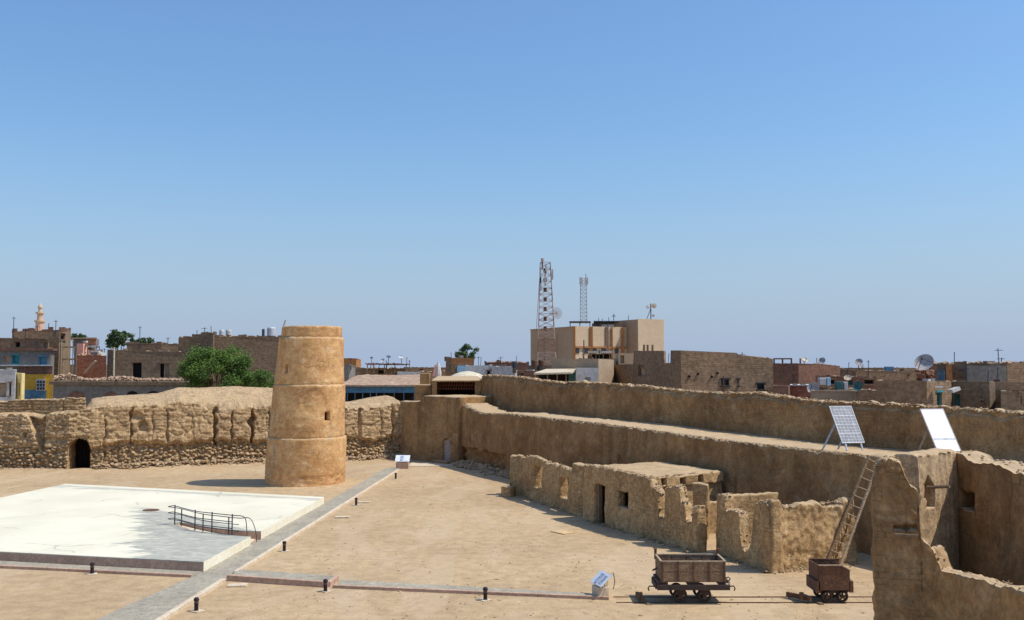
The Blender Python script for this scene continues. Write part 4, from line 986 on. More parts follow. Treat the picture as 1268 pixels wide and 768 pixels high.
info_board(498.5, 575, 70.2, .95, R(-3), 'white tilted information board on a brown block at the far end of the path', False, .42)
info_board(743.5, 735, 31.1, .78, R(-72), 'pale blue tilted information board on a small block beside the track', True, .34)

# ================================================================= TOWN: BUILDERS
BBASE = -.2
def house(name, label, front, top, depth, wall, wins=(), parapet=.0, roof=SAND, cat='house', rubble=0, back=None, slab=None, lowmat=None, z0=BBASE, group=None, pmat=None):
    """front: [(px, Y), ...] left to right; top: py of the roof line at each front corner (or one value)"""
    tops = top if isinstance(top, (list, tuple)) else [top] * len(front)
    P = [at(px, tops[i], Y) for i, (px, Y) in enumerate(front)]
    zs = [p.z for p in P]; xy = [Vector((p.x, p.y)) for p in P]
    dv = sum(xy, Vector((0, 0))) / len(xy); dv = dv.normalized() * depth
    bk = [xy[-1] + dv, xy[0] + dv] if back is None else [Vector(b) for b in back]
    t = thing(name, label, cat, (sum(p.x for p in xy) / len(xy), xy[0].y, 0), group)
    m = MB()
    per = xy + bk; zz = zs + [zs[-1], zs[0]]; n = len(per)
    zroof = min(zz) - .35
    wl = []
    for i in range(len(xy) - 1):
        a, b = xy[i], xy[i + 1]; L = (b - a).length; d = (b - a) / L; nn = Vector((d.y, -d.x))
        hs = []
        for wdef in wins:
            px0, px1, py0, py1, kind = wdef[:5]
            if not (front[i][0] <= (px0 + px1) / 2 < front[i + 1][0]): continue
            h0 = hit(px0, (py0 + py1) / 2, a, b); h1 = hit(px1, (py0 + py1) / 2, a, b); hm = hit((px0 + px1) / 2, py0, a, b); hb = hit((px0 + px1) / 2, py1, a, b)
            u0 = (Vector((h0.x, h0.y)) - a).dot(d); u1 = (Vector((h1.x, h1.y)) - a).dot(d)
            hs.append((max(.05, u0), min(L - .05, u1), hb.z, hm.z, kind))
        us = sorted({0, L, *[h[0] for h in hs], *[h[1] for h in hs]}); vs = sorted({z0, *[h[2] for h in hs], *[h[3] for h in hs], min(zs[i], zs[i + 1]) - .01})
        vs = [v for v in vs if v <= min(zs[i], zs[i + 1]) - .01]
        P3 = lambda u, z, o=0: (a.x + d.x * u - nn.x * o, a.y + d.y * u - nn.y * o, z)
        for u0, u1 in zip(us, us[1:]):
            for v0, v1 in zip(vs, vs[1:]):
                um, vm = (u0 + u1) / 2, (v0 + v1) / 2
                if any(h[0] < um < h[1] and h[2] < vm < h[3] for h in hs): continue
                m.quad(P3(u0, v0), P3(u1, v0), P3(u1, v1), P3(u0, v1))
            za = zs[i] + (zs[i + 1] - zs[i]) * u0 / L; zb_ = zs[i] + (zs[i + 1] - zs[i]) * u1 / L
            m.quad(P3(u0, vs[-1]), P3(u1, vs[-1]), P3(u1, zb_), P3(u0, za))
        for h in hs:
            u0, u1, v0, v1, kind = h; dp = .3
            m.quad(P3(u0, v0), P3(u0, v1), P3(u0, v1, dp), P3(u0, v0, dp)); m.quad(P3(u1, v1), P3(u1, v0), P3(u1, v0, dp), P3(u1, v1, dp))
            m.quad(P3(u0, v1), P3(u1, v1), P3(u1, v1, dp), P3(u0, v1, dp)); m.quad(P3(u1, v0), P3(u0, v0), P3(u0, v0, dp), P3(u1, v0, dp))
            pm = {'dark': DARK, 'glass': GLASS, 'blue': BLUEP, 'turq': TURQ, 'board': WOODL, 'lattice': GLASS, 'tan': BEIGE, 'green': GREENP, 'lblue': LBLUE}[kind]
            nm = 'doorway' if (v1 - v0) > 1.5 else 'window'
            fm = MB(); fw = .06; o0, o1 = .08, .16
            for (ua, ub_, va, vb) in ((u0, u1, v0, v0 + fw), (u0, u1, v1 - fw, v1), (u0, u0 + fw, v0 + fw, v1 - fw), (u1 - fw, u1, v0 + fw, v1 - fw)):
                fm.hexa([P3(ua, va, o0), P3(ub_, va, o0), P3(ub_, va, o1), P3(ua, va, o1), P3(ua, vb, o0), P3(ub_, vb, o0), P3(ub_, vb, o1), P3(ua, vb, o1)])
            if kind == 'lattice':
                for q in (1, 2): uq = u0 + (u1 - u0) * q / 3; fm.bar(P3(uq, v0, .1), P3(uq, v1, .1), .1); vq = v0 + (v1 - v0) * q / 3; fm.bar(P3(u0, vq, .1), P3(u1, vq, .1), .1)
            if kind in ('glass', 'dark', 'blue', 'turq') and nm == 'window': fm.bar(P3(u0 - .08, v0 - .05, -.06), P3(u1 + .08, v0 - .05, -.06), .16, .08); fm.bar(P3(u0 - .12, v1 + .06, -.02), P3(u1 + .12, v1 + .06, -.02), .1, .1)
            fo = fm.build(nm, WHITER if kind == 'lattice' else (WOOD if kind in ('dark', 'board') else pm), t)
            MB().quad(P3(u0, v0, dp - .02), P3(u1, v0, dp - .02), P3(u1, v1, dp - .02), P3(u0, v1, dp - .02)).build('pane', pm, fo)
    # the remaining outer walls, inner parapet faces and roof
    cen = sum(per, Vector((0, 0))) / n; inner = [p + (cen - p).normalized() * .45 for p in per]
    for i in range(len(xy) - 1, n):
        j = (i + 1) % n; m.quad((per[i].x, per[i].y, z0), (per[j].x, per[j].y, z0), (per[j].x, per[j].y, zz[j]), (per[i].x, per[i].y, zz[i]))
    for i in range(n):
        j = (i + 1) % n
        m.quad((per[i].x, per[i].y, zz[i]), (per[j].x, per[j].y, zz[j]), (inner[j].x, inner[j].y, zz[j]), (inner[i].x, inner[i].y, zz[i]))
        m.quad((inner[i].x, inner[i].y, zz[i]), (inner[j].x, inner[j].y, zz[j]), (inner[j].x, inner[j].y, zroof), (inner[i].x, inner[i].y, zroof))
    m.build('wall', wall, t)
    MB().add([(p.x, p.y, zroof) for p in inner], [tuple(range(n))]).build('roof', roof, t)
    if parapet:
        pm_ = MB()
        for i in range(n):
            j = (i + 1) % n; a, b = per[i].copy(), per[j].copy(); a += (cen - a).normalized() * .12; b += (cen - b).normalized() * .12
            L = (b - a).length; u = 0
            while u < L - .2:
                w_ = min(rnd.uniform(.12, .75), L - u); hgt = parapet * (.05 + .75 * rnd.random() ** 2.2)
                za = zz[i] + (zz[j] - zz[i]) * u / L; zb_ = zz[i] + (zz[j] - zz[i]) * (u + w_) / L; d = (b - a) / L
                p, q = a + d * u, a + d * (u + w_ - .01)
                pm_.bar((p.x, p.y, za + hgt / 2 - .03), (q.x, q.y, zb_ + hgt / 2 - .03), .22, hgt + .06)
                u += w_
        pm_.build('parapet', pmat or wall, t)
    if rubble:
        rb_ = MB()
        for _ in range(rubble):
            a_, b_ = rnd.random(), rnd.random() ** 1.5; p = xy[0].lerp(xy[-1], a_) if len(xy) == 2 else (xy[0].lerp(xy[1], a_ * 2) if a_ < .5 else xy[1].lerp(xy[-1], a_ * 2 - 1)); p = p.lerp(cen, .08 + .6 * b_)
            rb_.rock((p.x, p.y, zroof + .35 + rnd.uniform(-.2, .15)), rnd.uniform(.06, .28), .7)
        rb_.build('rooftop_rubble', THATCH, t, kind='stuff')
    if depth > 3.5 and label.find('distant') < 0:
        for q_ in range(rnd.randint(2, 5)):
            a_ = rnd.random(); i0 = rnd.randrange(len(xy) - 1); p = xy[i0].lerp(xy[i0 + 1], a_).lerp(cen, rnd.uniform(.06, .5)); jm = MB()
            if rnd.random() < .45:
                hgt = rnd.uniform(.5, 1.3); jm.bar((p.x, p.y, zroof), (p.x + rnd.uniform(-.12, .12), p.y, zroof + .35 + hgt), .045 * max(1, p.y / 90)); 
                if rnd.random() < .4: jm.bar((p.x - .3, p.y, zroof + .3 + hgt * .9), (p.x + .3, p.y, zroof + .3 + hgt * .92), .04)
                jm.build('rod', IRON, t)
            else:
                near = .55 if p.y < 95 else 1; w_, h_ = rnd.uniform(.25, .8) * near, .35 + rnd.uniform(.05, .45) * near; jm.box((p.x, p.y, zroof + h_ / 2), (w_, rnd.uniform(.3, .8), h_), rnd.uniform(-.6, .6)); jm.build('roof_box', rnd.choice((REDD, GREYP, WOOD, BRICKD, WHITER)), t)
    if slab:
        sm, ov, th_ = slab; pr2 = [p + (p - cen).normalized() * ov for p in per]
        MB().prism([p.to_tuple() for p in pr2], [z_ + .003 for z_ in zz], [z_ + th_ for z_ in zz]).build('roof_slab', sm, t)
    return t
def part_box(t, name, px0, px1, py0, py1, Y, dep, m, **k):
    a, b = at(px0, py1, Y), at(px1, py0, Y)
    return MB().prism([(a.x, Y), (b.x, Y), (b.x * (Y + dep) / Y, Y + dep), (a.x * (Y + dep) / Y, Y + dep)], a.z, b.z).build(name, m, t)

# ================================================================= TOWN: LEFT
house('cream_house', 'small dirty cream house at the far left behind the mud wall', [(-60, 88), (19, 88), (20.5, 90.5)], [457, 458.5, 458.5], 6, WHITER, [(-6, 8, 474, 492, 'board'), (11, 14, 474, 490, 'dark')], parapet=.1)
yg = house('yellow_wall', 'pale yellow wall block right of the cream house at far left', [(20.5, 90), (27, 89.4), (31, 91)], [462, 462.5, 462.5], 3, PYEL, [(22.5, 24.5, 474, 490, 'board')], cat='wall')
gb = house('grey_yellow_house', 'grey upper-storey house over a bright yellow ground floor with a white lattice window', [(-70, 100), (63, 100), (67.5, 103)], [434.5, 434.5, 434.5], 9, GREYP,
      [(15, 24, 440, 450.5, 'turq'), (4, 12, 441, 450, 'tan'), (48, 58, 441.5, 451.5, 'blue')], slab=(REDD, .35, .22), roof=GREYP)
ff = MB()
part_box(gb, 'balcony_ledge', 0, 64, 451.8, 453.4, 99.5, .55, WHITER)
part_box(gb, 'brick_band', 23, 65, 453.4, 463, 99.85, .3, REDD)
part_box(gb, 'yellow_storey', 30, 66, 463.5, 496, 99.75, .4, YELL)
part_box(gb, 'blue_dado', 29, 57, 483, 497, 99.6, .4, BLUEP)
wdw = part_box(gb, 'window_frame', 44.5, 56.5, 470, 484, 99.55, .2, WHITER)
for i in range(3):
    for j in range(3):
        part_box(wdw, 'pane', 45.6 + i * 3.6, 48.2 + i * 3.6, 471.3 + j * 4.2, 474.3 + j * 4.2, 99.5, .1, GLASS)
house('unfinished_brick_house', 'unfinished brown brick house with rubble roof in front of the minaret', [(15, 112), (74, 112), (88, 120)], [411, 409, 410], 10, BRICKM, [(74.8, 81, 413, 421, 'dark'), (43, 48, 424, 432, 'board')], parapet=.5, rubble=260, pmat=REDD)
house('low_brick_house', 'low brown brick house with a small dark window beside the rubble-roofed one', [(-40, 108), (18, 108), (60, 107.5)], [418, 419, 420], 5, BRICKM, [(15.5, 25, 423, 430.5, 'dark'), (54, 59, 424, 432, 'board')], parapet=.2)
cf = thing('concrete_frame', 'bare concrete column frame standing against the right side of the unfinished house', 'frame', (-52, 114, 0))
for px, t0, b0 in ((76, 422, 470), (84.5, 410, 470), (90, 418, 470), (94.5, 436, 470), (73, 425, 470)):
    part_box(cf, 'column', px - 1.2, px + 1.2, t0, b0, 111 + (px - 73) * .12, .5, DISHT if px < 90 else BEIGE)
for py in (430, 445): part_box(cf, 'beam', 73, 96, py - 1, py + 1, 113.8, .3, BEIGE)
# minaret
mp = at(50, 377, 260); mb_ = at(50, 415, 260)
mn = thing('minaret', 'slim pinkish minaret with balconies and a bulb top on the left skyline', 'minaret', (mp.x, 260, 0))
z_ = lambda py: at(50, py, 260).z
ROSE = mat('rose_plaster', A(.62, .42, .30), A(.56, .36, .26), big=.5, bump=.05)
mx = mp.x
MB().lathe([(1.2, 0), (1.05, z_(404)), (1.0, z_(399))], (mx, 260, 0), 12).build('shaft', ROSE, mn, smooth=False)
MB().lathe([(1.0, z_(400)), (1.35, z_(398.5)), (1.35, z_(397)), (.75, z_(397))], (mx, 260, 0), 12).build('balcony', CREAM, mn)
MB().lathe([(.75, z_(397)), (.72, z_(391)), (.7, z_(389))], (mx, 260, 0), 12).build('upper_shaft', ROSE, mn)
MB().lathe([(.7, z_(389.5)), (1.1, z_(388.2)), (1.1, z_(386.8)), (.5, z_(386.5)), (.42, z_(383))], (mx, 260, 0), 12).build('balcony', CREAM, mn)
MB().lathe([(.3, z_(383.5)), (.62, z_(381.5)), (.6, z_(379.5)), (.2, z_(377.5)), (.03, z_(374.5))], (mx, 260, 0), 12).build('bulb', CREAM, mn, smooth=True)
house('cantilevered_house', 'half-built house with jutting red brick upper room right of the minaret', [(92, 150), (112, 150), (119, 156)], [430, 430, 430], 8, GREYP, [(110, 116, 432, 437, 'dark')])
ch = thing('jutting_room', 'red brick upper room with white edges jutting out above the half-built house', 'room', (-66, 149, 8))
part_box(ch, 'slab', 88, 120, 418, 419.5, 148.6, 6, BEIGE); part_box(ch, 'brick_wall', 108, 119.5, 419.6, 428, 149, 5, REDB); part_box(ch, 'slab', 106, 123, 428, 430, 148.4, 6, WHITER); part_box(ch, 'side_wall', 119.6, 123, 420, 427, 149.5, 3, WHITER); part_box(ch, 'grey_wall', 90, 107.9, 419.6, 430, 149.2, 5, GREYP)
house('pink_house', 'small salmon pink house between the column frame and the red brick wall', [(95, 132), (103, 132), (108, 138)], [425.5, 425.5, 426], 5, PINK, [(104.5, 106, 430, 436, 'dark')])
house('white_rooftop_house', 'white washed low house just right of the pink house', [(108, 140), (122, 140), (130, 144)], [433.5, 435, 437], 5, WHITER)
house('red_brick_house', 'bright red brick wall house left of the long mud brick house', [(95, 120), (132, 120)], [440, 440.5], 6, REDB, rubble=40)
house('mud_brick_house', 'long pale mud brick house with two dark doorways in the left town', [(133, 104), (141, 103), (240, 103)], [433, 434, 436.5], 9, BRICKM, [(163.5, 175.5, 449, 468, 'dark'), (197.5, 203.5, 450, 468, 'dark'), (203.6, 210, 450, 468, 'tan')], parapet=.16, rubble=60)
p = at(141.5, 430, 102.7); tag(MB().tube([(p.x, 102.7, 4), (p.x, 102.7, ztop(141, 430, 102.7))], .09, 8).build('white_pole', DISHT), 'pale pole against the corner of the long mud brick house', 'pole')
house('rear_brick_house', 'plain brown brick house rising behind the house with two doorways', [(157, 128), (200, 128), (225, 128.5)], [425, 425.5, 426.5], 6, BRICKM, parapet=.25)
la = house('arched_low_house', 'long low grey building with dark arches and rubble roof behind the mud wall', [(66, 90), (160, 90), (245, 90)], [476.5, 476.8, 477.5], 8, GREYP, slab=(BRICKD, .35, .3), roof=THATCH)
for px, wd in ((95, 11), (137, 7), (164, 7), (190, 10)):
    cpt = at(px, 492, 90); rr = wd / F * 90; zc = at(px, 484.3, 90).z - rr * .75; am = MB()
    pr = [(cpt.x - rr, zc - 2)] + [(cpt.x - rr * math.cos(k / 10 * math.pi), zc + rr * .75 * math.sin(k / 10 * math.pi)) for k in range(11)] + [(cpt.x + rr, zc - 2)]
    n = len(pr); am.add([(x, 89.985, z) for x, z in pr] + [(x, 90.2, z) for x, z in pr], [tuple(range(n)), tuple(range(n, 2 * n))[::-1]] + [(i, i + n, (i + 1) % n + n, (i + 1) % n) for i in range(n)])
    am.build('arch_opening', REDD if px < 150 else DARK, la, fix=True)
rr_ = MB()
for i in range(700):
    px = rnd.uniform(67, 225); p = at(px, 475, rnd.uniform(90.3, 97)); z = ztop(100, 476, 90) + .33; hh = .55 * math.exp(-((px - 82) / 16) ** 2) + .25 * math.exp(-((px - 150) / 18) ** 2) + .1
    rr_.rock((p.x, p.y, z + rnd.random() * hh), rnd.uniform(.06, .2), .7)
rr_.build('rooftop_rubble', THATCH, la, kind='stuff')
MB().bar(at(105, 462, 92), at(118.5, 447, 92), .35, .12).build('leaning_plank', BEIGE, la)
hb = house('long_brick_house', 'large windowless mud brick house with ragged rubble roof behind the acacia', [(221, 112), (262, 109), (350, 109)], [419, 417.5, 417.5], 10, BRICKM, parapet=.45, rubble=260)
house('dark_roof_room', 'dark brick roof room at the left end of the large windowless house', [(238, 108.6), (264, 108.2), (268, 110)], [414.5, 413, 413], 4, BRICKD, parapet=.3)
WT = MB
def water_tank(px, py0, py1, wpx, Y, m, label):
    a = at(px, py1, Y); r = wpx / 2 / F * Y; z1 = ztop(px, py0, Y); t = thing('water_tank', label, 'water tank', (a.x, Y, a.z - .3))
    MB().lathe([(0, a.z), (r, a.z), (r, z1 - .12), (r * .85, z1), (0, z1)], (a.x, Y, 0), 14).build('tank_body', m, t, smooth=False)
    MB().box((a.x, Y, a.z - .3), (r * 1.6, r * 1.6, .6)).build('stand', BRICKD, t)
water_tank(274.5, 408.5, 415, 6, 110, GALV, 'smaller round metal tank at the left end of the roof behind the acacia')
water_tank(283, 408.5, 415, 7, 111, WHITER, 'pale round tank beside the small metal tank behind the acacia')
water_tank(326, 407.5, 416, 3.5, 110, IRON, 'narrow dark tank left of the tower top')
water_tank(336, 405.5, 416, 11, 111, GALV, 'wide grey metal tank left of the tower top')

# trees ------------------------------------------------------------
def tree(name, label, px, py_c, Y, rx, rz, n, m, base=None, clumps=40, leaf=.16, group=None, squash=1.0):
    c = at(px, py_c, Y); t = thing(name, label, 'tree', (c.x, Y, 0), group)
    tr_ = MB(); tr_.tube([(c.x, Y, -.1), (c.x + .1 * rx, Y, c.z * .45), (c.x, Y, c.z)], .05 * rx * .5 + .05, 7, .03)
    C = []
    for k in range(clumps):
        a = rnd.uniform(0, 6.283); el = rnd.uniform(-.7, 1); rad = rnd.uniform(.35, 1) ** .6
        ce = math.sqrt(max(0, 1 - el * el)); q = Vector((c.x + rx * rad * ce * math.cos(a), Y + rx * .8 * rad * ce * math.sin(a), c.z + rz * rad * el)); C.append((q, rnd.uniform(.16, .34)))
        if k % 3 == 0: tr_.tube([(c.x, Y, c.z * .45), (c.x * .5 + q.x * .5, Y * .5 + q.y * .5, c.z * .6 + q.z * .3), q], .05, 5, .015)
    tr_.build('trunk', BARK, t, smooth=True)
    V = []; Fs = []
    for i in range(n):
        q, cr_ = rnd.choice(C); d = Vector((rnd.gauss(0, 1), rnd.gauss(0, 1), rnd.gauss(0, .65))) * (cr_ * rx * .46)
        p = q + d; s_ = leaf * rnd.uniform(.5, 1.3); a = Vector((rnd.uniform(-1, 1), rnd.uniform(-1, 1), rnd.uniform(-.6, .6))).normalized(); b = a.orthogonal().normalized(); b = (b + a.cross(b) * rnd.uniform(-1, 1)).normalized()
        k = len(V); V += [tuple(p - a * s_), tuple(p + b * s_ * .45), tuple(p + a * s_), tuple(p - b * s_ * .45)]; Fs.append((k, k + 1, k + 2, k + 3))
    MB().add(V, Fs).build('crown', m, t)
    return t
tree('acacia_tree', 'big bright green acacia bush growing behind the mud wall left of the tower', 268, 461, 85, 2.95, 2.1, 38000, LEAF, clumps=72, leaf=.085)
tree('acacia_tree', 'low green spread of foliage at the right foot of the big acacia', 312, 472, 85.5, 1.9, 1.0, 9000, LEAF, clumps=30, leaf=.08)
tree('broadleaf_tree', 'dark leafy tree behind the left town, tallest of its clump', 150, 421, 150, 1.9, 1.9, 3500, LEAFD, clumps=26, leaf=.2)
tree('broadleaf_tree', 'small dark tree just right of the tallest town tree', 139, 425, 152, 1.1, 1.2, 1500, LEAFD, clumps=14, leaf=.2)
tree('broadleaf_tree', 'rounded dark treetop above the long brown brick roof', 180, 424, 155, 1.3, .6, 1300, LEAFD, clumps=12, leaf=.2)
tree('broadleaf_tree', 'small dark treetop over the rear brick house', 161, 425, 156, .9, .7, 900, LEAFD, clumps=10, leaf=.2)
tree('broadleaf_tree', 'grey green tree standing behind the orange roof block', 578, 438, 150, 1.8, 1.15, 3200, LEAFD, clumps=24, leaf=.18)
tree('broadleaf_tree', 'tiny dark treetop behind the pink house', 95, 417, 160, 1.2, .5, 900, LEAFD, clumps=10, leaf=.2)

# ================================================================= SATELLITE DISHES
def dish(px, py, rpx, Y, az, el, m, label, basepy, cat='satellite dish'):
    c = at(px, py, Y); r = rpx / F * Y; zb_ = ztop(px, basepy, Y)
    t = thing('satellite_dish', label, cat, (c.x, Y, zb_), 'satellite dishes on the roofs')
    d = Vector((math.sin(R(az)) * math.cos(R(el)), -math.cos(R(az)) * math.cos(R(el)), math.sin(R(el))))
    q = d.to_track_quat('Z', 'Y').to_matrix().to_4x4(); n = 20
    prof = [(0.001, 0)] + [(r * k / 6, .28 * r * (k / 6) ** 2) for k in range(1, 7)]; prof += [(r * 1.03, .30 * r), (r * 1.03, .26 * r)] + [(r * k / 6, .28 * r * (k / 6) ** 2 - .03) for k in range(6, 0, -1)] + [(.001, -.03)]
    MB().lathe(prof, c, n, q).build('reflector', m, t, smooth=False)
    f = c + d * r * .95; fd = MB()
    for k in range(3):
        a = k * 2.094; e = q @ Vector((r * .9 * math.cos(a), r * .9 * math.sin(a), .24 * r)); fd.tube([c + e, f], .015 + r * .012, 5)
    fd.tube([f - d * .1 * r, f + d * .12 * r], .09 * r, 8); fd.build('feed', IRON, t)
    MB().tube([(c.x, Y + .25 * r, zb_), (c.x, Y + .25 * r, c.z - .1 * r), c - d * .05], .03 + r * .03, 6).build('mast', RUST, t)
    return t

# ================================================================= TOWN: MIDDLE
ks = thing('blue_shopfront', 'long shed with a faded blue fascia and brown rubble roof right of the tower', 'shed', (-12, 88, 0))
a, b = at(418, 480, 88), at(514, 480, 88)
part_box(ks, 'fascia', 418, 514.5, 479, 486.5, 87.8, .25, BLUEP)
part_box(ks, 'roof_edge', 417, 515, 477, 479, 87.6, .5, THATCH)
nR = 40; V = []; Fs = []
for i in range(nR + 1):
    for j in range(9):
        x = a.x - .2 + (b.x - a.x + .4) * i / nR; yy = 87.8 + 13 * j / 8; z = a.z + .1 + (ztop(470, 465.5, 100.8) - a.z) * (j / 8) + .09 * noise.noise(Vector((x, yy, 0))) + .05 * noise.noise(Vector((x * 3, yy * 3, 0)))
        V.append((x, yy, z))
for i in range(nR):
    for j in range(8): k = i * 9 + j; Fs.append((k, k + 9, k + 10, k + 1))
MB().add(V, Fs).build('roof', THATCH, ks, smooth=False)
for px in (418, 430, 439.5, 449, 458.5, 466, 475.5, 488, 500, 513): part_box(ks, 'post', px - .7, px + .7, 486.6, 520, 87.85, .15, BLUEP)
MB().box(((a.x + b.x) / 2, 90.6, 2.4), (b.x - a.x, .1, 5.2)).build('dark_interior', DARK, ks)
hd = house('far_orange_house', 'distant orange brown house whose roof shows just right of the tower', [(420, 150), (441, 150), (447, 153)], [443.5, 444, 446], 5, ORNG, parapet=.1)
house('grey_blue_wall_house', 'pale grey house right behind the tower above the blue shopfront', [(418, 104), (432, 104), (440, 108)], [451, 451.5, 454], 4, GREYP, parapet=.1)
sk = house('rooftop_canopy_house', 'low tan house with a rickety wooden canopy and several dishes on the roof', [(436, 135), (505, 135)], [456, 457], 8, BRICKM, [(468, 476, 458, 463, 'dark'), (488, 494, 459, 464, 'tan')], parapet=.2, rubble=50)
cn = thing('rickety_canopy', 'rickety dark red wooden canopy on the tan roof above the blue shopfront', 'canopy', (-18, 134, 5))
cm = MB()
for k in range(26):
    px = 453 + k * 2.1; cm.bar(at(px, 451.5 + rnd.uniform(-1, 1), 132.5), at(px + rnd.uniform(-4, 4), 450.5 + rnd.uniform(-1.2, 1.2), 136), .16, .08)
for _ in range(9): cm.bar(at(rnd.uniform(452, 490), 451 + rnd.uniform(-1, 1), 134), at(rnd.uniform(480, 508), 451 + rnd.uniform(-1, 1), 134), .12, .1)
cm.build('brushwood_roof', REDD, cn)
for px in (455, 463, 476, 489, 503): MB().bar(at(px, 462, 134), at(px, 451, 134), .12).build('post', WOODL, cn)
dish(474, 447, 3.2, 133, -40, 40, DISHW, 'white dish leftmost above the wooden canopy', 451)
dish(481, 442.5, 3.0, 134, 30, 70, GREENP, 'dark green dish raised highest above the wooden canopy', 451)
dish(497, 443.5, 3.2, 133, 20, 72, DISHW, 'flat-lying white dish above the right part of the wooden canopy', 451)
dish(460, 443.5, 1.9, 136, 10, 60, GREENP, 'tiny green dish at the left end of the wooden canopy', 451)
dish(503.5, 444, 1.6, 136, 10, 60, DISHM, 'tiny grey dish at the right end of the wooden canopy', 452)
house('pinkish_white_wall', 'low pinkish white wall behind the blue shopfront roof', [(492, 116), (521, 116)], [460.5, 461], 3, WHITER, cat='wall')
house('far_tan_house', 'distant flat tan house on the horizon between tower and bastion', [(500, 205), (556, 205)], [455, 455.5], 12, BRICKM, [(520, 524, 457, 460, 'dark')], parapet=.15)
house('far_brown_house', 'distant low brown house behind the small mud stub', [(515, 160), (556, 160)], [461, 460], 8, BRICKM, parapet=.15, rubble=30)
wp = thing('white_spire', 'slender white pointed spire on the distant roofs left of the orange block', 'spire', (at(542, 460, 150).x, 150, 0))
q0 = at(542.5, 462, 150); MB().lathe([(.55, 3), (.5, q0.z), (.35, ztop(542, 454, 150)), (.05, ztop(542, 447.5, 150))], (q0.x, 150, 0), 8).build('shaft', WHITER, wp)
tag(MB().bar(at(536.5, 466, 149), at(539.5, 452, 149), .35, .25).build('pink_post', PINK), 'pink post leaning beside the white spire', 'post')
ho = house('orange_block_house', 'orange topped brown house with dark left side left of the white rooftops', [(552, 128), (558, 124), (587, 124)], [443, 443.5, 443.5], 7, ORNG, [(563, 567, 453, 459, 'glass')], parapet=.05)
part_box(ho, 'lower_wall', 558, 586, 450.5, 470, 123.8, .4, BRICKM); part_box(ho, 'light_blue_door', 566, 577, 453, 461, 123.6, .3, LBLUE)
part_box(ho, 'dark_pier', 553, 557.8, 443, 462, 123.5, 1, BRICKD)
house('white_block_house', 'white rendered block house between the orange house and the corrugated one', [(577, 112), (609, 112)], [453, 452.5], 6, WHITER, [(603, 607, 459, 464, 'dark')], parapet=.15)
house('corrugated_white_house', 'white corrugated-sided house left of the main building', [(609, 110), (638, 108), (641, 112)], [454, 454.5, 454.5], 6, WHITER, parapet=.1)
for k in range(10):
    pass
hr = house('rubble_roof_house', 'low house with heaped reddish rubble on the roof left of the red mast', [(600, 122), (655, 122)], [449, 450], 6, REDD, parapet=.3, rubble=300)
house('brown_low_house', 'brown low house directly below the red and white mast', [(640, 98), (663, 98), (668, 101)], [459, 459.5, 459.5], 4, REDD, [(645, 648, 462, 466, 'dark')])
house('tank_house', 'small tan room with two rusty tanks at the foot of the mast', [(655, 106), (683, 106)], [453, 453], 4, BRICKM, parapet=.08)
water_tank(662, 446, 453, 8, 105.5, RUST, 'left rusty drum on the tan room below the mast')
water_tank(671, 446, 453, 8, 105.7, RUST, 'right rusty drum on the tan room below the mast')
water_tank(637, 447.5, 455, 6, 105, IRON, 'dark tank on the white rooftops left of the mast')
# canvas dome
dp = at(577, 468, 84); wdx = 24 / F * 84
cvs = thing('white_canvas_tent', 'shallow white canvas tent top just behind the lookout shelter', 'tent', (dp.x, 86, 0))
zt0, zt1 = ztop(577, 467.5, 84), ztop(577, 459.8, 84)
MB().lathe([(wdx, zt0 - .5), (wdx, zt0), (wdx * .66, zt0 + (zt1 - zt0) * .55), (wdx * .3, zt0 + (zt1 - zt0) * .9), (.02, zt1)], (dp.x, 86.5, 0), 16).build('canvas', CANV, cvs, smooth=False)
MB().lathe([(.08, 0), (.08, zt0)], (dp.x, 86.5, 0), 8).build('pole', WOOD, cvs)

# ---- main building (rotated block)
n1 = Vector((11.6, 190)); dR = Vector((15, 7.8)).normalized(); dL = Vector((-7.8, 15)).normalized()
def xy_on(px, p, d):
    r = ray(px, 430); k = r.x / r.y; t = (k * p.y - p.x) / (d.x - k * d.y); return p + d * t
nL = xy_on(657, n1, dL); nR_ = xy_on(776, n1, dR); n2 = xy_on(790, nR_, -dL); nE = xy_on(822, n2, dR)
mbg = thing('office_block', 'large beige office block with orange pilasters rising above the town', 'building', (n1.x, n1.y, 0))
zM, zH = ztop(710, 405.5, 190), ztop(790, 395.5, 192)
kx = 7.0
MB().prism([n1.to_tuple(), (n1 + dL * .25).to_tuple(), (nL + dL * .0).to_tuple(), (nL + dR * .2).to_tuple()], 0, .01)
bk0 = nL + dR * (nR_ - n1).length
MB().prism([n1.to_tuple(), nR_.to_tuple(), bk0.to_tuple(), nL.to_tuple()], 0, zM).build('main_wing', BEIGE, mbg)
o_ = -dL * .08
MB().prism([(n1 + o_ + dR * .1).to_tuple(), (nR_ + o_ - dR * .02).to_tuple(), (nR_).to_tuple(), (n1 + dR * .1).to_tuple()], 1, zM + .25).build('lit_cream_facade', CREAM, mbg)  # paler sheet over the beige wing: sunlit front put into the colour
nb1 = nE + dL * 13; MB().prism([n2.to_tuple(), nE.to_tuple(), nb1.to_tuple(), (n2 + dL * 13).to_tuple()], 0, zH).build('stair_tower', BEIGE, mbg)
MB().prism([(n2 - dL * .06).to_tuple(), (nE - dL * .06).to_tuple(), nE.to_tuple(), n2.to_tuple()], 0, zH + .1).build('lit_tower_face', CREAM, mbg)  # same paler colour painted on the sunlit face of the stair tower
for p, q in ((n1, nL), (nL, bk0)): MB().bar((p.x, p.y, zM + .1), (q.x, q.y, zM + .1), .3, .2).build('coping', BEIGE, mbg)
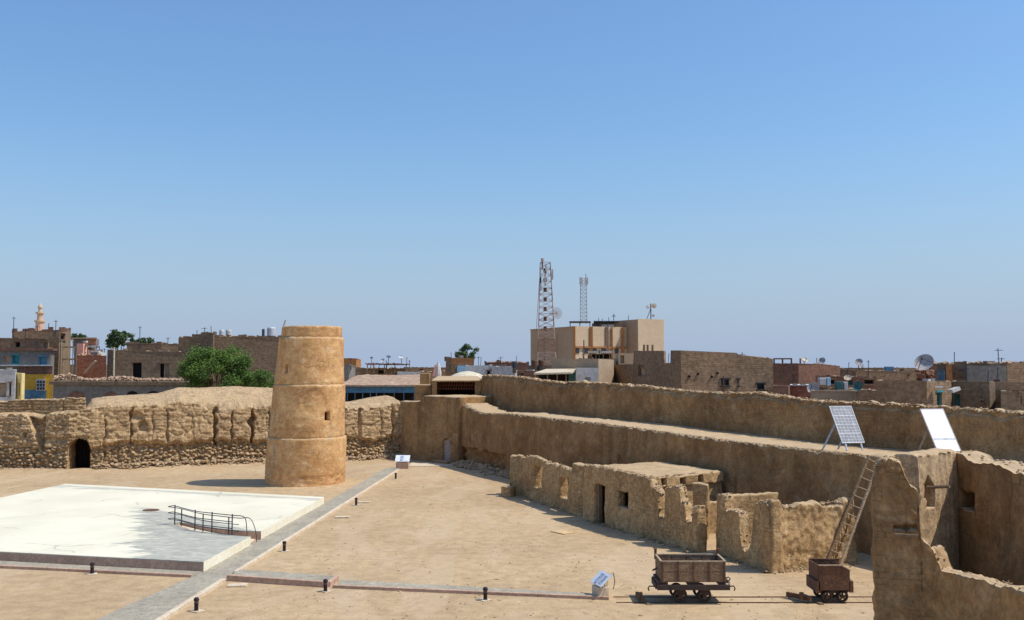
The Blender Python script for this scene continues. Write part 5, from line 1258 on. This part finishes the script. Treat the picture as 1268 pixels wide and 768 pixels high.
for px, wd, m_ in ((710.3, .45, ORNG), (731.5, .55, ORNG), (751, .6, BRICKM), (757, .3, ORNG), (770.5, .5, ORNG)):
    p = xy_on(px, n1, dR) - dL * .2; MB().bar((p.x, p.y, 2), (p.x, p.y, zM + .2), wd, .5, up=Vector((0, 1, 0))).build('pilaster', m_, mbg)
zB = ztop(730, 430, 191); p, q = n1 - dL * .22, nR_ - dL * .22
MB().bar((p.x, p.y, zB), (q.x, q.y, zB), .3, .32).build('band', ORNG, mbg)
for px in (714.5, 726, 736, 746.5, 763):
    p = xy_on(px, n1, dR) - dL * .12; dd_ = dR * .35
    zc = ztop(px, 434, 191)
    wf_ = MB().bar((p - dd_ * 1.2).to_3d() + Vector((0, 0, zc)), (p + dd_ * 1.2).to_3d() + Vector((0, 0, zc)), .12, 1.15).build('window', BRICKD, mbg)
    p2_ = p - dL * .08; MB().bar((p2_ - dd_).to_3d() + Vector((0, 0, zc)), (p2_ + dd_).to_3d() + Vector((0, 0, zc)), .02, .95).build('pane', GLASS, wf_)
for px in (797, 801.5, 807.5):
    p = xy_on(px, n2, dR) - dL * .1; z0_, z1_ = ztop(px, 436, 193), ztop(px, 427, 193); MB().bar((p.x, p.y, z0_), (p.x, p.y, z1_), .4, .12, up=Vector((0, 1, 0))).build('slit_window', BRICKD, mbg)
for px in (674, 690):                                     # flush vertical plaster ribs on the shaded wall
    p = xy_on(px, n1, dL) - dR * .06; MB().bar((p.x, p.y, 3), (p.x, p.y, zM - 1), .3, .3, up=Vector((0, 1, 0))).build('rib', BEIGE, mbg)
# rooftop bits
pg = thing('roof_pergola', 'thin dark steel pergola on the roof behind the orange corner pilaster', 'pergola', (13, 194, zM))
part_box(pg, 'pergola_roof', 705, 731.5, 397.8, 398.9, 192, 5, IRON)
for px in (706, 718, 730.5): part_box(pg, 'post', px - .5, px + .5, 399.5, 407, 192.1, .2, IRON)
ph = house('roof_penthouse', 'small grey and white roof cabin with a dark canopy on the office block', [(733, 198), (743, 195), (761, 195)], [400.5, 400.5, 400.5], 5, GREYP, cat='cabin', z0=zM - 1)
part_box(ph, 'white_front', 745, 760.5, 402, 410, 194.7, .2, WHITER); part_box(ph, 'canopy', 735, 765.5, 397.4, 399, 194, 6, IRON); part_box(ph, 'front_rail', 752.3, 753, 402, 410, 194.5, .1, BEIGE)
house('roof_room', 'beige roof room beside the tall end of the office block', [(761, 197), (790, 196)], [399, 397], 6, BEIGE, [(778, 784, 402, 410, 'dark')], cat='room', z0=zM - 1)
# masts
def lattice(px, Y, py_top, py_bot, w_top, w_bot, nsec, cols, name, label, lean=0):
    c = at(px, py_bot, Y); zt_, zb_ = ztop(px, py_top, Y), max(0, ztop(px, py_bot, Y)); t = thing(name, label, 'mast', (c.x, Y, zb_))
    def corner(k, v):
        w_ = w_bot + (w_top - w_bot) * v; x = c.x + lean * v; sx = (-1, 1, 1, -1)[k]; sy = (-1, -1, 1, 1)[k]; return Vector((x + sx * w_ / 2, Y + sy * w_ / 2, zb_ + (zt_ - zb_) * v))
    for s_ in range(nsec):
        m_ = MB(); v0, v1 = s_ / nsec, (s_ + 1) / nsec - .0015; rr = .03 + .008 * (Y / 170)
        for k in range(4):
            k2 = (k + 1) % 4; m_.bar(corner(k, v0), corner(k, v1), rr * 2.2); vm = (v0 + v1) / 2
            for (a_, b_) in ((v0, vm), (vm, v1)):
                m_.bar(corner(k, a_), corner(k2, b_), rr * 1.2); m_.bar(corner(k2, a_), corner(k, b_), rr * 1.2); m_.bar(corner(k, b_), corner(k2, b_), rr * 1.3)
        m_.build('mast_section', cols[s_ % len(cols)], t)
    return t, corner
PINKP = mat('faded_pink_mast_paint', A(.46, .33, .30), A(.40, .28, .25), big=1, bump=.02)
m1, cfn = lattice(678, 172, 325, 500, 1.7, 3.7, 11, [REDP, PINKP], 'red_white_mast', 'tall red and white lattice radio mast beside the office block', lean=-.35)
p = at(671.5, 320, 172); MB().bar((p.x, 172, ztop(671, 333, 172)), (p.x, 172, ztop(671, 322, 172)), .25).build('top_pole', REDP, m1)
MB().lathe([(.0, 0), (.35, .05), (.35, .5), (0, .6)], (p.x + .1, 172, ztop(671, 323.5, 172)), 10).build('beacon', WHITP, m1)
for px, py, hh in ((669, 341, 2.6), (669.5, 352, 2.4), (676, 333, 1.6), (675, 345, 2.6), (684, 340, 1.8)):
    q = at(px, py, 170.9); MB().box((q.x, q.y, q.z), (.28, .18, hh)).build('panel_antenna', WHITP if px > 672 else DISHM, m1)
for k in range(7):
    q = at(675, 335 + k * 12, 171.2); MB().box((q.x, q.y, q.z), (.55, .3, .7)).build('junction_box', RUST, m1)
gp = at(689, 388, 170.8); gr_ = MB()
for k in range(1, 6): rr = .9 * k / 5 * 1.1; gr_.tube([(gp.x + rr * math.cos(t_ / 16 * 6.2832) * .95, 170.8 + .3 * math.cos(t_ / 16 * 6.28) * (k / 5), gp.z + rr * math.sin(t_ / 16 * 6.2832)) for t_ in range(17)], .035, 4)
for k in range(10): a_ = k * math.pi / 10; gr_.tube([(gp.x + .95 * math.cos(a_), 170.8 + .3 * math.cos(a_), gp.z + .99 * math.sin(a_)), (gp.x - .95 * math.cos(a_), 170.8 - .3 * math.cos(a_), gp.z - .99 * math.sin(a_))], .03, 4)
gr_.tube([(gp.x, 170.8, gp.z), (gp.x - 1.1, 171.5, gp.z - .1)], .08, 5)
gr_.build('grid_dish', DISHM, m1)
qa, qb = at(664, 410, 171), at(668, 345, 171); MB().tube([qa, qb], .05, 4).build('cable', REDP, m1)
m2, c2f = lattice(722.7, 205, 345, 401, 1.2, 1.3, 6, [GALV], 'grey_mast', 'slim grey lattice mast rising behind the roof pergola')
for px in (718.2, 720.5, 725, 727.5):
    q = at(px, 348, 204.2); MB().box((q.x, q.y, q.z), (.25, .2, 1.5)).build('panel_antenna', WHITER, m2)
q = at(725.5, 345, 205); MB().tube([(q.x, 205, q.z - 1), (q.x, 205, ztop(725, 339, 205))], .06, 5).build('whip', IRON, m2)
an = thing('roof_antenna', 'small antenna cluster of yellow and white drums on the office block end', 'antenna', (at(806, 395, 196).x, 196, zH))
q = at(806, 396, 196); MB().tube([(q.x, 196, zH - .5), (q.x, 196, ztop(806, 376, 196))], .1, 6).build('mast', IRON, an); MB().tube([(q.x - .9, 196, zH), (q.x, 196, ztop(806, 382, 196))], .06, 5).build('stay', IRON, an)
for px, py, r_, m_ in ((809.8, 378.8, .48, DISHT), (802.5, 380, .42, DISHW), (809, 391, .25, DISHM)):
    p_ = at(px, py, 195.7); mm = Matrix.Rotation(R(90), 4, 'X'); MB().lathe([(0, 0), (r_, 0), (r_, .25), (0, .3)], p_, 12, mm).build('drum', m_, an)
ca = thing('cross_antenna', 'tiny dark cross-shaped antenna on the office block roof', 'antenna', at(760, 397, 197))
MB().bar(at(760, 397, 197), at(760, 388.5, 197), .13).build('mast', IRON, ca); MB().bar(at(757.5, 391.5, 197), at(762.5, 391.5, 197), .12).build('arm', IRON, ca)
# ---- houses between the office block and the wall
house('beige_corner_house', 'small beige house with a white lower wall below the office block', [(684, 94), (741, 92), (760, 96)], [444.5, 444.5, 445.5], 6, BEIGE, parapet=.0)
pw_ = thing('white_lean_to', 'white lean-to wall against the front of the small beige house', 'wall', (6.5, 91.5, 0)); part_box(pw_, 'wall_face', 713, 741, 455.5, 478, 91.3, .5, WHITER); part_box(pw_, 'grey_patch', 725, 731, 467, 472, 91.22, .1, GREYP)
aw = thing('tin_awning', 'pale sloping tin awning over a dark open stall below the office block', 'awning', (4, 90, 4))
a0, a1, a2, a3 = at(661, 462, 89), at(708, 461, 89), at(714, 456.5, 93), at(676, 457, 93)
MB().add([a0, a1, a2, a3, a0 - Vector((0, 0, .15)), a1 - Vector((0, 0, .15)), a2 - Vector((0, 0, .15)), a3 - Vector((0, 0, .15))], [(0, 1, 2, 3), (7, 6, 5, 4), (0, 4, 5, 1), (1, 5, 6, 2), (2, 6, 7, 3), (3, 7, 4, 0)]).build('tin_roof', DISHT, aw)
for px in (666, 678, 690, 701): part_box(aw, 'post', px - .8, px + .8, 462.5, 480, 89.3, .15, WOOD)
part_box(aw, 'dark_stall', 664, 706, 463.5, 485, 92.5, .2, DARK); part_box(aw, 'green_door', 704, 713, 458, 485, 91.6, .2, GREENP)
wc = thing('white_roof_canopy', 'thin white sheet canopy on poles above the small beige house', 'canopy', (8, 120, 5))
part_box(wc, 'sheet', 728, 758, 435, 437, 120, 5, WHITER)
for px in (731, 738, 747, 755): part_box(wc, 'post', px - .5, px + .5, 437, 450, 120.3, .2, WOOD)
part_box(wc, 'dark_backing', 733, 757, 438.5, 446, 123, .3, DARK)
house('canopy_house', 'tan house under the white sheet canopy', [(722, 121), (765, 121)], [444, 444], 6, BRICKM)
pole = at(722, 470, 119); tag(MB().tube([at(723, 450, 119), at(723, 421, 119)], .07, 5).build('thin_pole', IRON), 'thin dark pole before the cream facade of the office block', 'pole')

# ---- big brown house Q
qc = at(843, 434, 80); qd = Vector((18, 3.5)).normalized(); ql = Vector((-3.5, 18)).normalized(); c0 = Vector((qc.x, qc.y))
def pt(px, p, d): return xy_on(px, p, d)
qR = pt(957, c0, qd); qL = pt(760, c0, ql); qm1 = pt(785, c0, ql); qm2 = pt(822, c0, ql); qm3 = pt(830, c0, ql)
Yq = lambda v: v.y
bq = house('big_brown_house', 'big brown mud brick house with a dark left side and three small windows', [(760, qL.y), (784, qm1.y), (785, qm1.y - .05), (822, qm2.y), (822.6, qm2.y - .05), (830, qm3.y + .05), (830.5, qm3.y), (843, 80), (912, pt(912, c0, qd).y), (915, pt(915, c0, qd).y), (957, qR.y)],
      [451.5, 451, 434.5, 434.5, 450, 450, 434, 434, 437, 439.5, 444.5], 12, BRICKM,
      [(893, 903, 470, 477.5, 'glass'), (908, 917, 470, 477.5, 'glass'), (937.5, 946.5, 475.3, 482.3, 'glass'), (790, 798, 452, 466, 'board')], parapet=.0, back=[(qR + ql * 12).to_tuple(), (qL + qd * 3).to_tuple()])
for px, py in ((864, 463), (881, 466.5), (888, 462), (853, 466)):
    p = pt(px, c0, qd); MB().box((p.x, p.y - .02, ztop(px, py, p.y)), (.16, .2, .16)).build('put_log', DARK, bq)
p = pt(895, c0, qd); MB().tube([(p.x, p.y - .12, 3.8), (p.x, p.y - .12, ztop(895, 466, p.y))], .05, 6).build('drain_pipe', RUST, bq)
rbm = MB()
for i in range(150):
    px = rnd.uniform(868, 956); p = pt(px, c0, qd) + ql * rnd.uniform(.1, .8); py = 434 + (px - 843) * .09; rbm.rock((p.x, p.y, ztop(px, py, p.y - .3) + .02), rnd.uniform(.05, .15), .6)
rbm.build('rooftop_rubble', THATCH, bq, kind='stuff')
rh = house('roof_hut', 'pale tan hut with a brown doorway on the left end of the big brown house', [(762, 101), (766, 98), (785, 98)], [438, 437.5, 437.5], 3, BEIGE, [(768, 773, 440, 450, 'board')], cat='hut')

# ================================================================= TOWN: RIGHT
hh_ = house('dark_red_house', 'dark red brick house with an open concrete frame on the roof', [(957, 112), (988.5, 109), (1018, 111), (1040, 113)], [450.5, 450.5, 451, 453.5], 7, REDD, [(965, 969, 462, 470, 'tan'), (981, 984, 462, 474, 'tan')], parapet=.1, rubble=60)
for px in (958.5, 969, 980): part_box(hh_, 'roof_column', px - 1, px + 1, 444, 451, 112.5, .4, REDD)
part_box(hh_, 'roof_beam', 957.5, 981, 443.5, 445.2, 112.4, .5, REDD); part_box(hh_, 'roof_column', 990, 992, 444, 451, 109.5, .4, REDD)
house('low_pink_brick_house', 'low pinkish brick wall right below the dark red house', [(957, 78), (976, 78), (978.5, 80)], [477.5, 477.5, 478], 3, PINK if False else REDD)
house('low_dark_brick_house', 'low dark red brick house beside the pale rooftop wall', [(979, 80), (1004, 79)], [478, 478], 4, REDB, slab=(WHITER, .15, .08))
house('pale_block_wall', 'long pale block wall behind the upper mud wall, below the dishes', [(1004, 74), (1060, 73.5)], [484, 484.5], 2, CREAM if False else BEIGE, cat='wall', parapet=.08)
house('grey_flat_house', 'long low brown house on the right skyline carrying a blue tank', [(1040, 122), (1060, 120), (1132, 120)], [457, 459, 460.5], 9, BRICKM, [(1068, 1084, 468, 476, 'dark'), (1124, 1126, 463.5, 466, 'dark')], parapet=.12, rubble=60)
hg = house('middle_brick_house', 'brown brick house with stored boxes below the dish pair at right', [(1010, 100), (1085, 100)], [466, 468], 6, REDD, [(1026, 1034, 470, 476, 'dark'), (1050, 1056, 471, 477, 'green'), (1070, 1082, 470, 476, 'dark')], parapet=.12, rubble=60)
for px0, px1, py0, py1, m_, lb in ((1015, 1023, 468, 477, WHITER, 'white box on the ledge left of the grey box'), (1024, 1028.5, 467.5, 478, LBLUE, 'pale blue box beside the white box on the ledge'), (1036, 1044, 472.5, 483, GREENP, 'dark green crate beside the small green dish'), (1045.5, 1050, 473, 483, WHITER, 'narrow white cabinet right of the dark green crate'), (1097, 1107, 454, 460, BLUEP, 'blue tank on the long low skyline house')):
    Yb = 84 if px0 < 1060 else 121; a_, b_ = at(px0, py1, Yb), at(px1, py0, Yb)
    t_ = MB().box(((a_.x + b_.x) / 2, Yb + .3, (a_.z + b_.z) / 2), (b_.x - a_.x, .6, b_.z - a_.z)); t_ = chamfer(t_.build('storage_box', m_), .03); tag(t_, lb, 'box')
house('box_terrace', 'low brown terrace carrying the boxes and dishes at right', [(1003, 84.3), (1086, 84.3)], [478.5, 484], 4, BRICKM, cat='terrace', rubble=80)
dish(996, 446.5, 4.2, 110, 35, 50, DISHT, 'tan dish on the open-framed dark red roof', 451)
dish(1018, 447.5, 4.6, 109, -40, 30, DISHM, 'grey dish on the right part of the dark red roof', 453)
dish(1063.5, 449, 4.8, 100, -30, 35, DISHM, 'brownish grey dish standing alone on the skyline', 459)
dish(1067.5, 453.8, 2.6, 100, 60, 65, DISHT, 'small flat dish right below the lone skyline dish', 459)
dish(1007.5, 481, 7.4, 76, -38, 25, DISHM, 'light grey dish just above the upper mud wall, left of the pale block wall', 487)
dish(1062.5, 479, 6.4, 73, -38, 25, GREENP, 'dull green dish at the right end of the pale block wall', 487)
dish(1050, 468.5, 4.5, 98, -25, 45, DISHT, 'tan dish behind the narrow white cabinet', 474)
hs_ = house('brown_cube_house', 'plain dark brown block house with a paler lit right side behind the upper wall', [(1085, 66), (1147.5, 62), (1178, 64)], [471.5, 472, 473], 7, BRICKM, [(1160, 1166.5, 486, 506, 'turq')])
part_box(hs_, 'small_awning', 1158, 1168, 479, 480.3, 61.6, .8, GALV)
house('green_door_house', 'dark house with a green door and a tilted white lamp shade behind the upper wall', [(1178, 64.5), (1225, 62.5), (1241, 64)], [472.5, 472.5, 474], 7, BRICKD, [(1181, 1189, 488, 506, 'green'), (1215, 1218, 496, 498.5, 'dark')])
lampt = at(1181, 483, 61.8); tag(MB().box((lampt.x, lampt.y, lampt.z), (.6, .5, .22), .3, Matrix.Translation(lampt) @ Matrix.Rotation(R(-18), 4, 'Y') @ Matrix.Translation(-lampt)).build('tilted_hood', WHITER), 'tilted white hood above the green door', 'hood')
house('right_edge_house', 'dark brown house with a small light window at the right edge', [(1239, 60), (1262, 60), (1300, 60)], [484.5, 484.8, 485], 4, BRICKD, [(1260, 1265.5, 490, 501, 'tan')])
hb2 = house('ragged_roof_house', 'wide brown house with grey plaster patch and ragged roof at the right edge', [(1150, 76), (1247, 74), (1310, 75)], [451.5, 450.5, 450], 7, BRICKM, [(1161.5, 1170, 457, 472, 'lblue')], parapet=.35, rubble=200)
part_box(hb2, 'plaster_patch', 1196.5, 1246, 453, 474, 74.0, .5, GREYP); part_box(hb2, 'orange_brick_pier', 1172, 1179, 451, 474, 75.0, .4, ORNG); part_box(hb2, 'dark_bay', 1153, 1161, 453, 474, 75.2, .3, REDD)
house('cream_side_house', 'tall cream house side cut by the right edge of the view', [(1225, 63.2), (1300, 62.8)], [473, 474], 3, BRICKM)
dish(1145, 450.5, 11.6, 66, -42, 33, DISHM, 'largest grey dish, on a post above the brown cube house', 471)
jk = MB()
for _ in range(60): p = at(rnd.uniform(1137, 1153), rnd.uniform(459, 472), 66.5 + rnd.uniform(0, 1)); jk.rock(p, rnd.uniform(.1, .26), .9)
tag(jk.build('junk_heap', REDD), 'heap of dark red junk under the largest dish', 'junk heap', kind='stuff')
# thin aerials on the skyline
for px, p0, p1, Y, lb in ((16.5, 418, 392, 112, 'thin aerial pole at the far left above the low brick house'), (69, 409, 396, 112, 'thin aerial above the rubble roof right of the minaret'), (173, 425, 404, 128, 'thin aerial above the rear brick house'), (1075.5, 459, 446, 120, 'thin aerial right of the lone skyline dish'), (919, 441, 436, 84, 'short blue stub aerial on the big brown roof'), (507, 457, 446, 160, 'thin aerial at the right end of the wooden canopy')):
    q = at(px, p0, Y); tag(MB().tube([(q.x, Y, q.z - .5), (q.x, Y, ztop(px, p1, Y))], .035 * Y / 100, 5).bar((q.x - .25, Y, ztop(px, p1, Y) - .2), (q.x + .25, Y, ztop(px, p1, Y) - .2), .04).build('aerial', IRON), lb, 'aerial', 'thin roof aerials')
# far low rows of houses that close the horizon
frm = [(-5, 240, 447, 60), (60, 260, 449, 90), (240, 260, 448, 90), (330, 300, 450, 100), (590, 320, 451, 80), (830, 300, 449, 120), (950, 280, 452, 90), (1040, 300, 453, 110), (1150, 260, 449, 120)]
names = ['far left edge of the skyline', 'gap under the minaret', 'gap behind the acacia', 'gap behind the tower top', 'gap behind the orange block', 'gap behind the big brown house', 'gap behind the dark red house', 'gap behind the dish pair', 'gap behind the right edge house']
for (px, Y, py, w_), nm in zip(frm, names):
    house('distant_house', 'distant low tan house in the ' + nm, [(px, Y), (px + w_ * .6, Y), (px + w_, Y + 4)], [py + 3, py + 2.5, py + 3.5], 14, rnd.choice([BRICKM, BEIGE, BRICKD]), parapet=.2, group='distant houses on the horizon')
print('objects', len(bpy.data.objects), 'tris', sum(len(o.data.polygons) for o in bpy.data.objects if o.type == 'MESH') * 2)
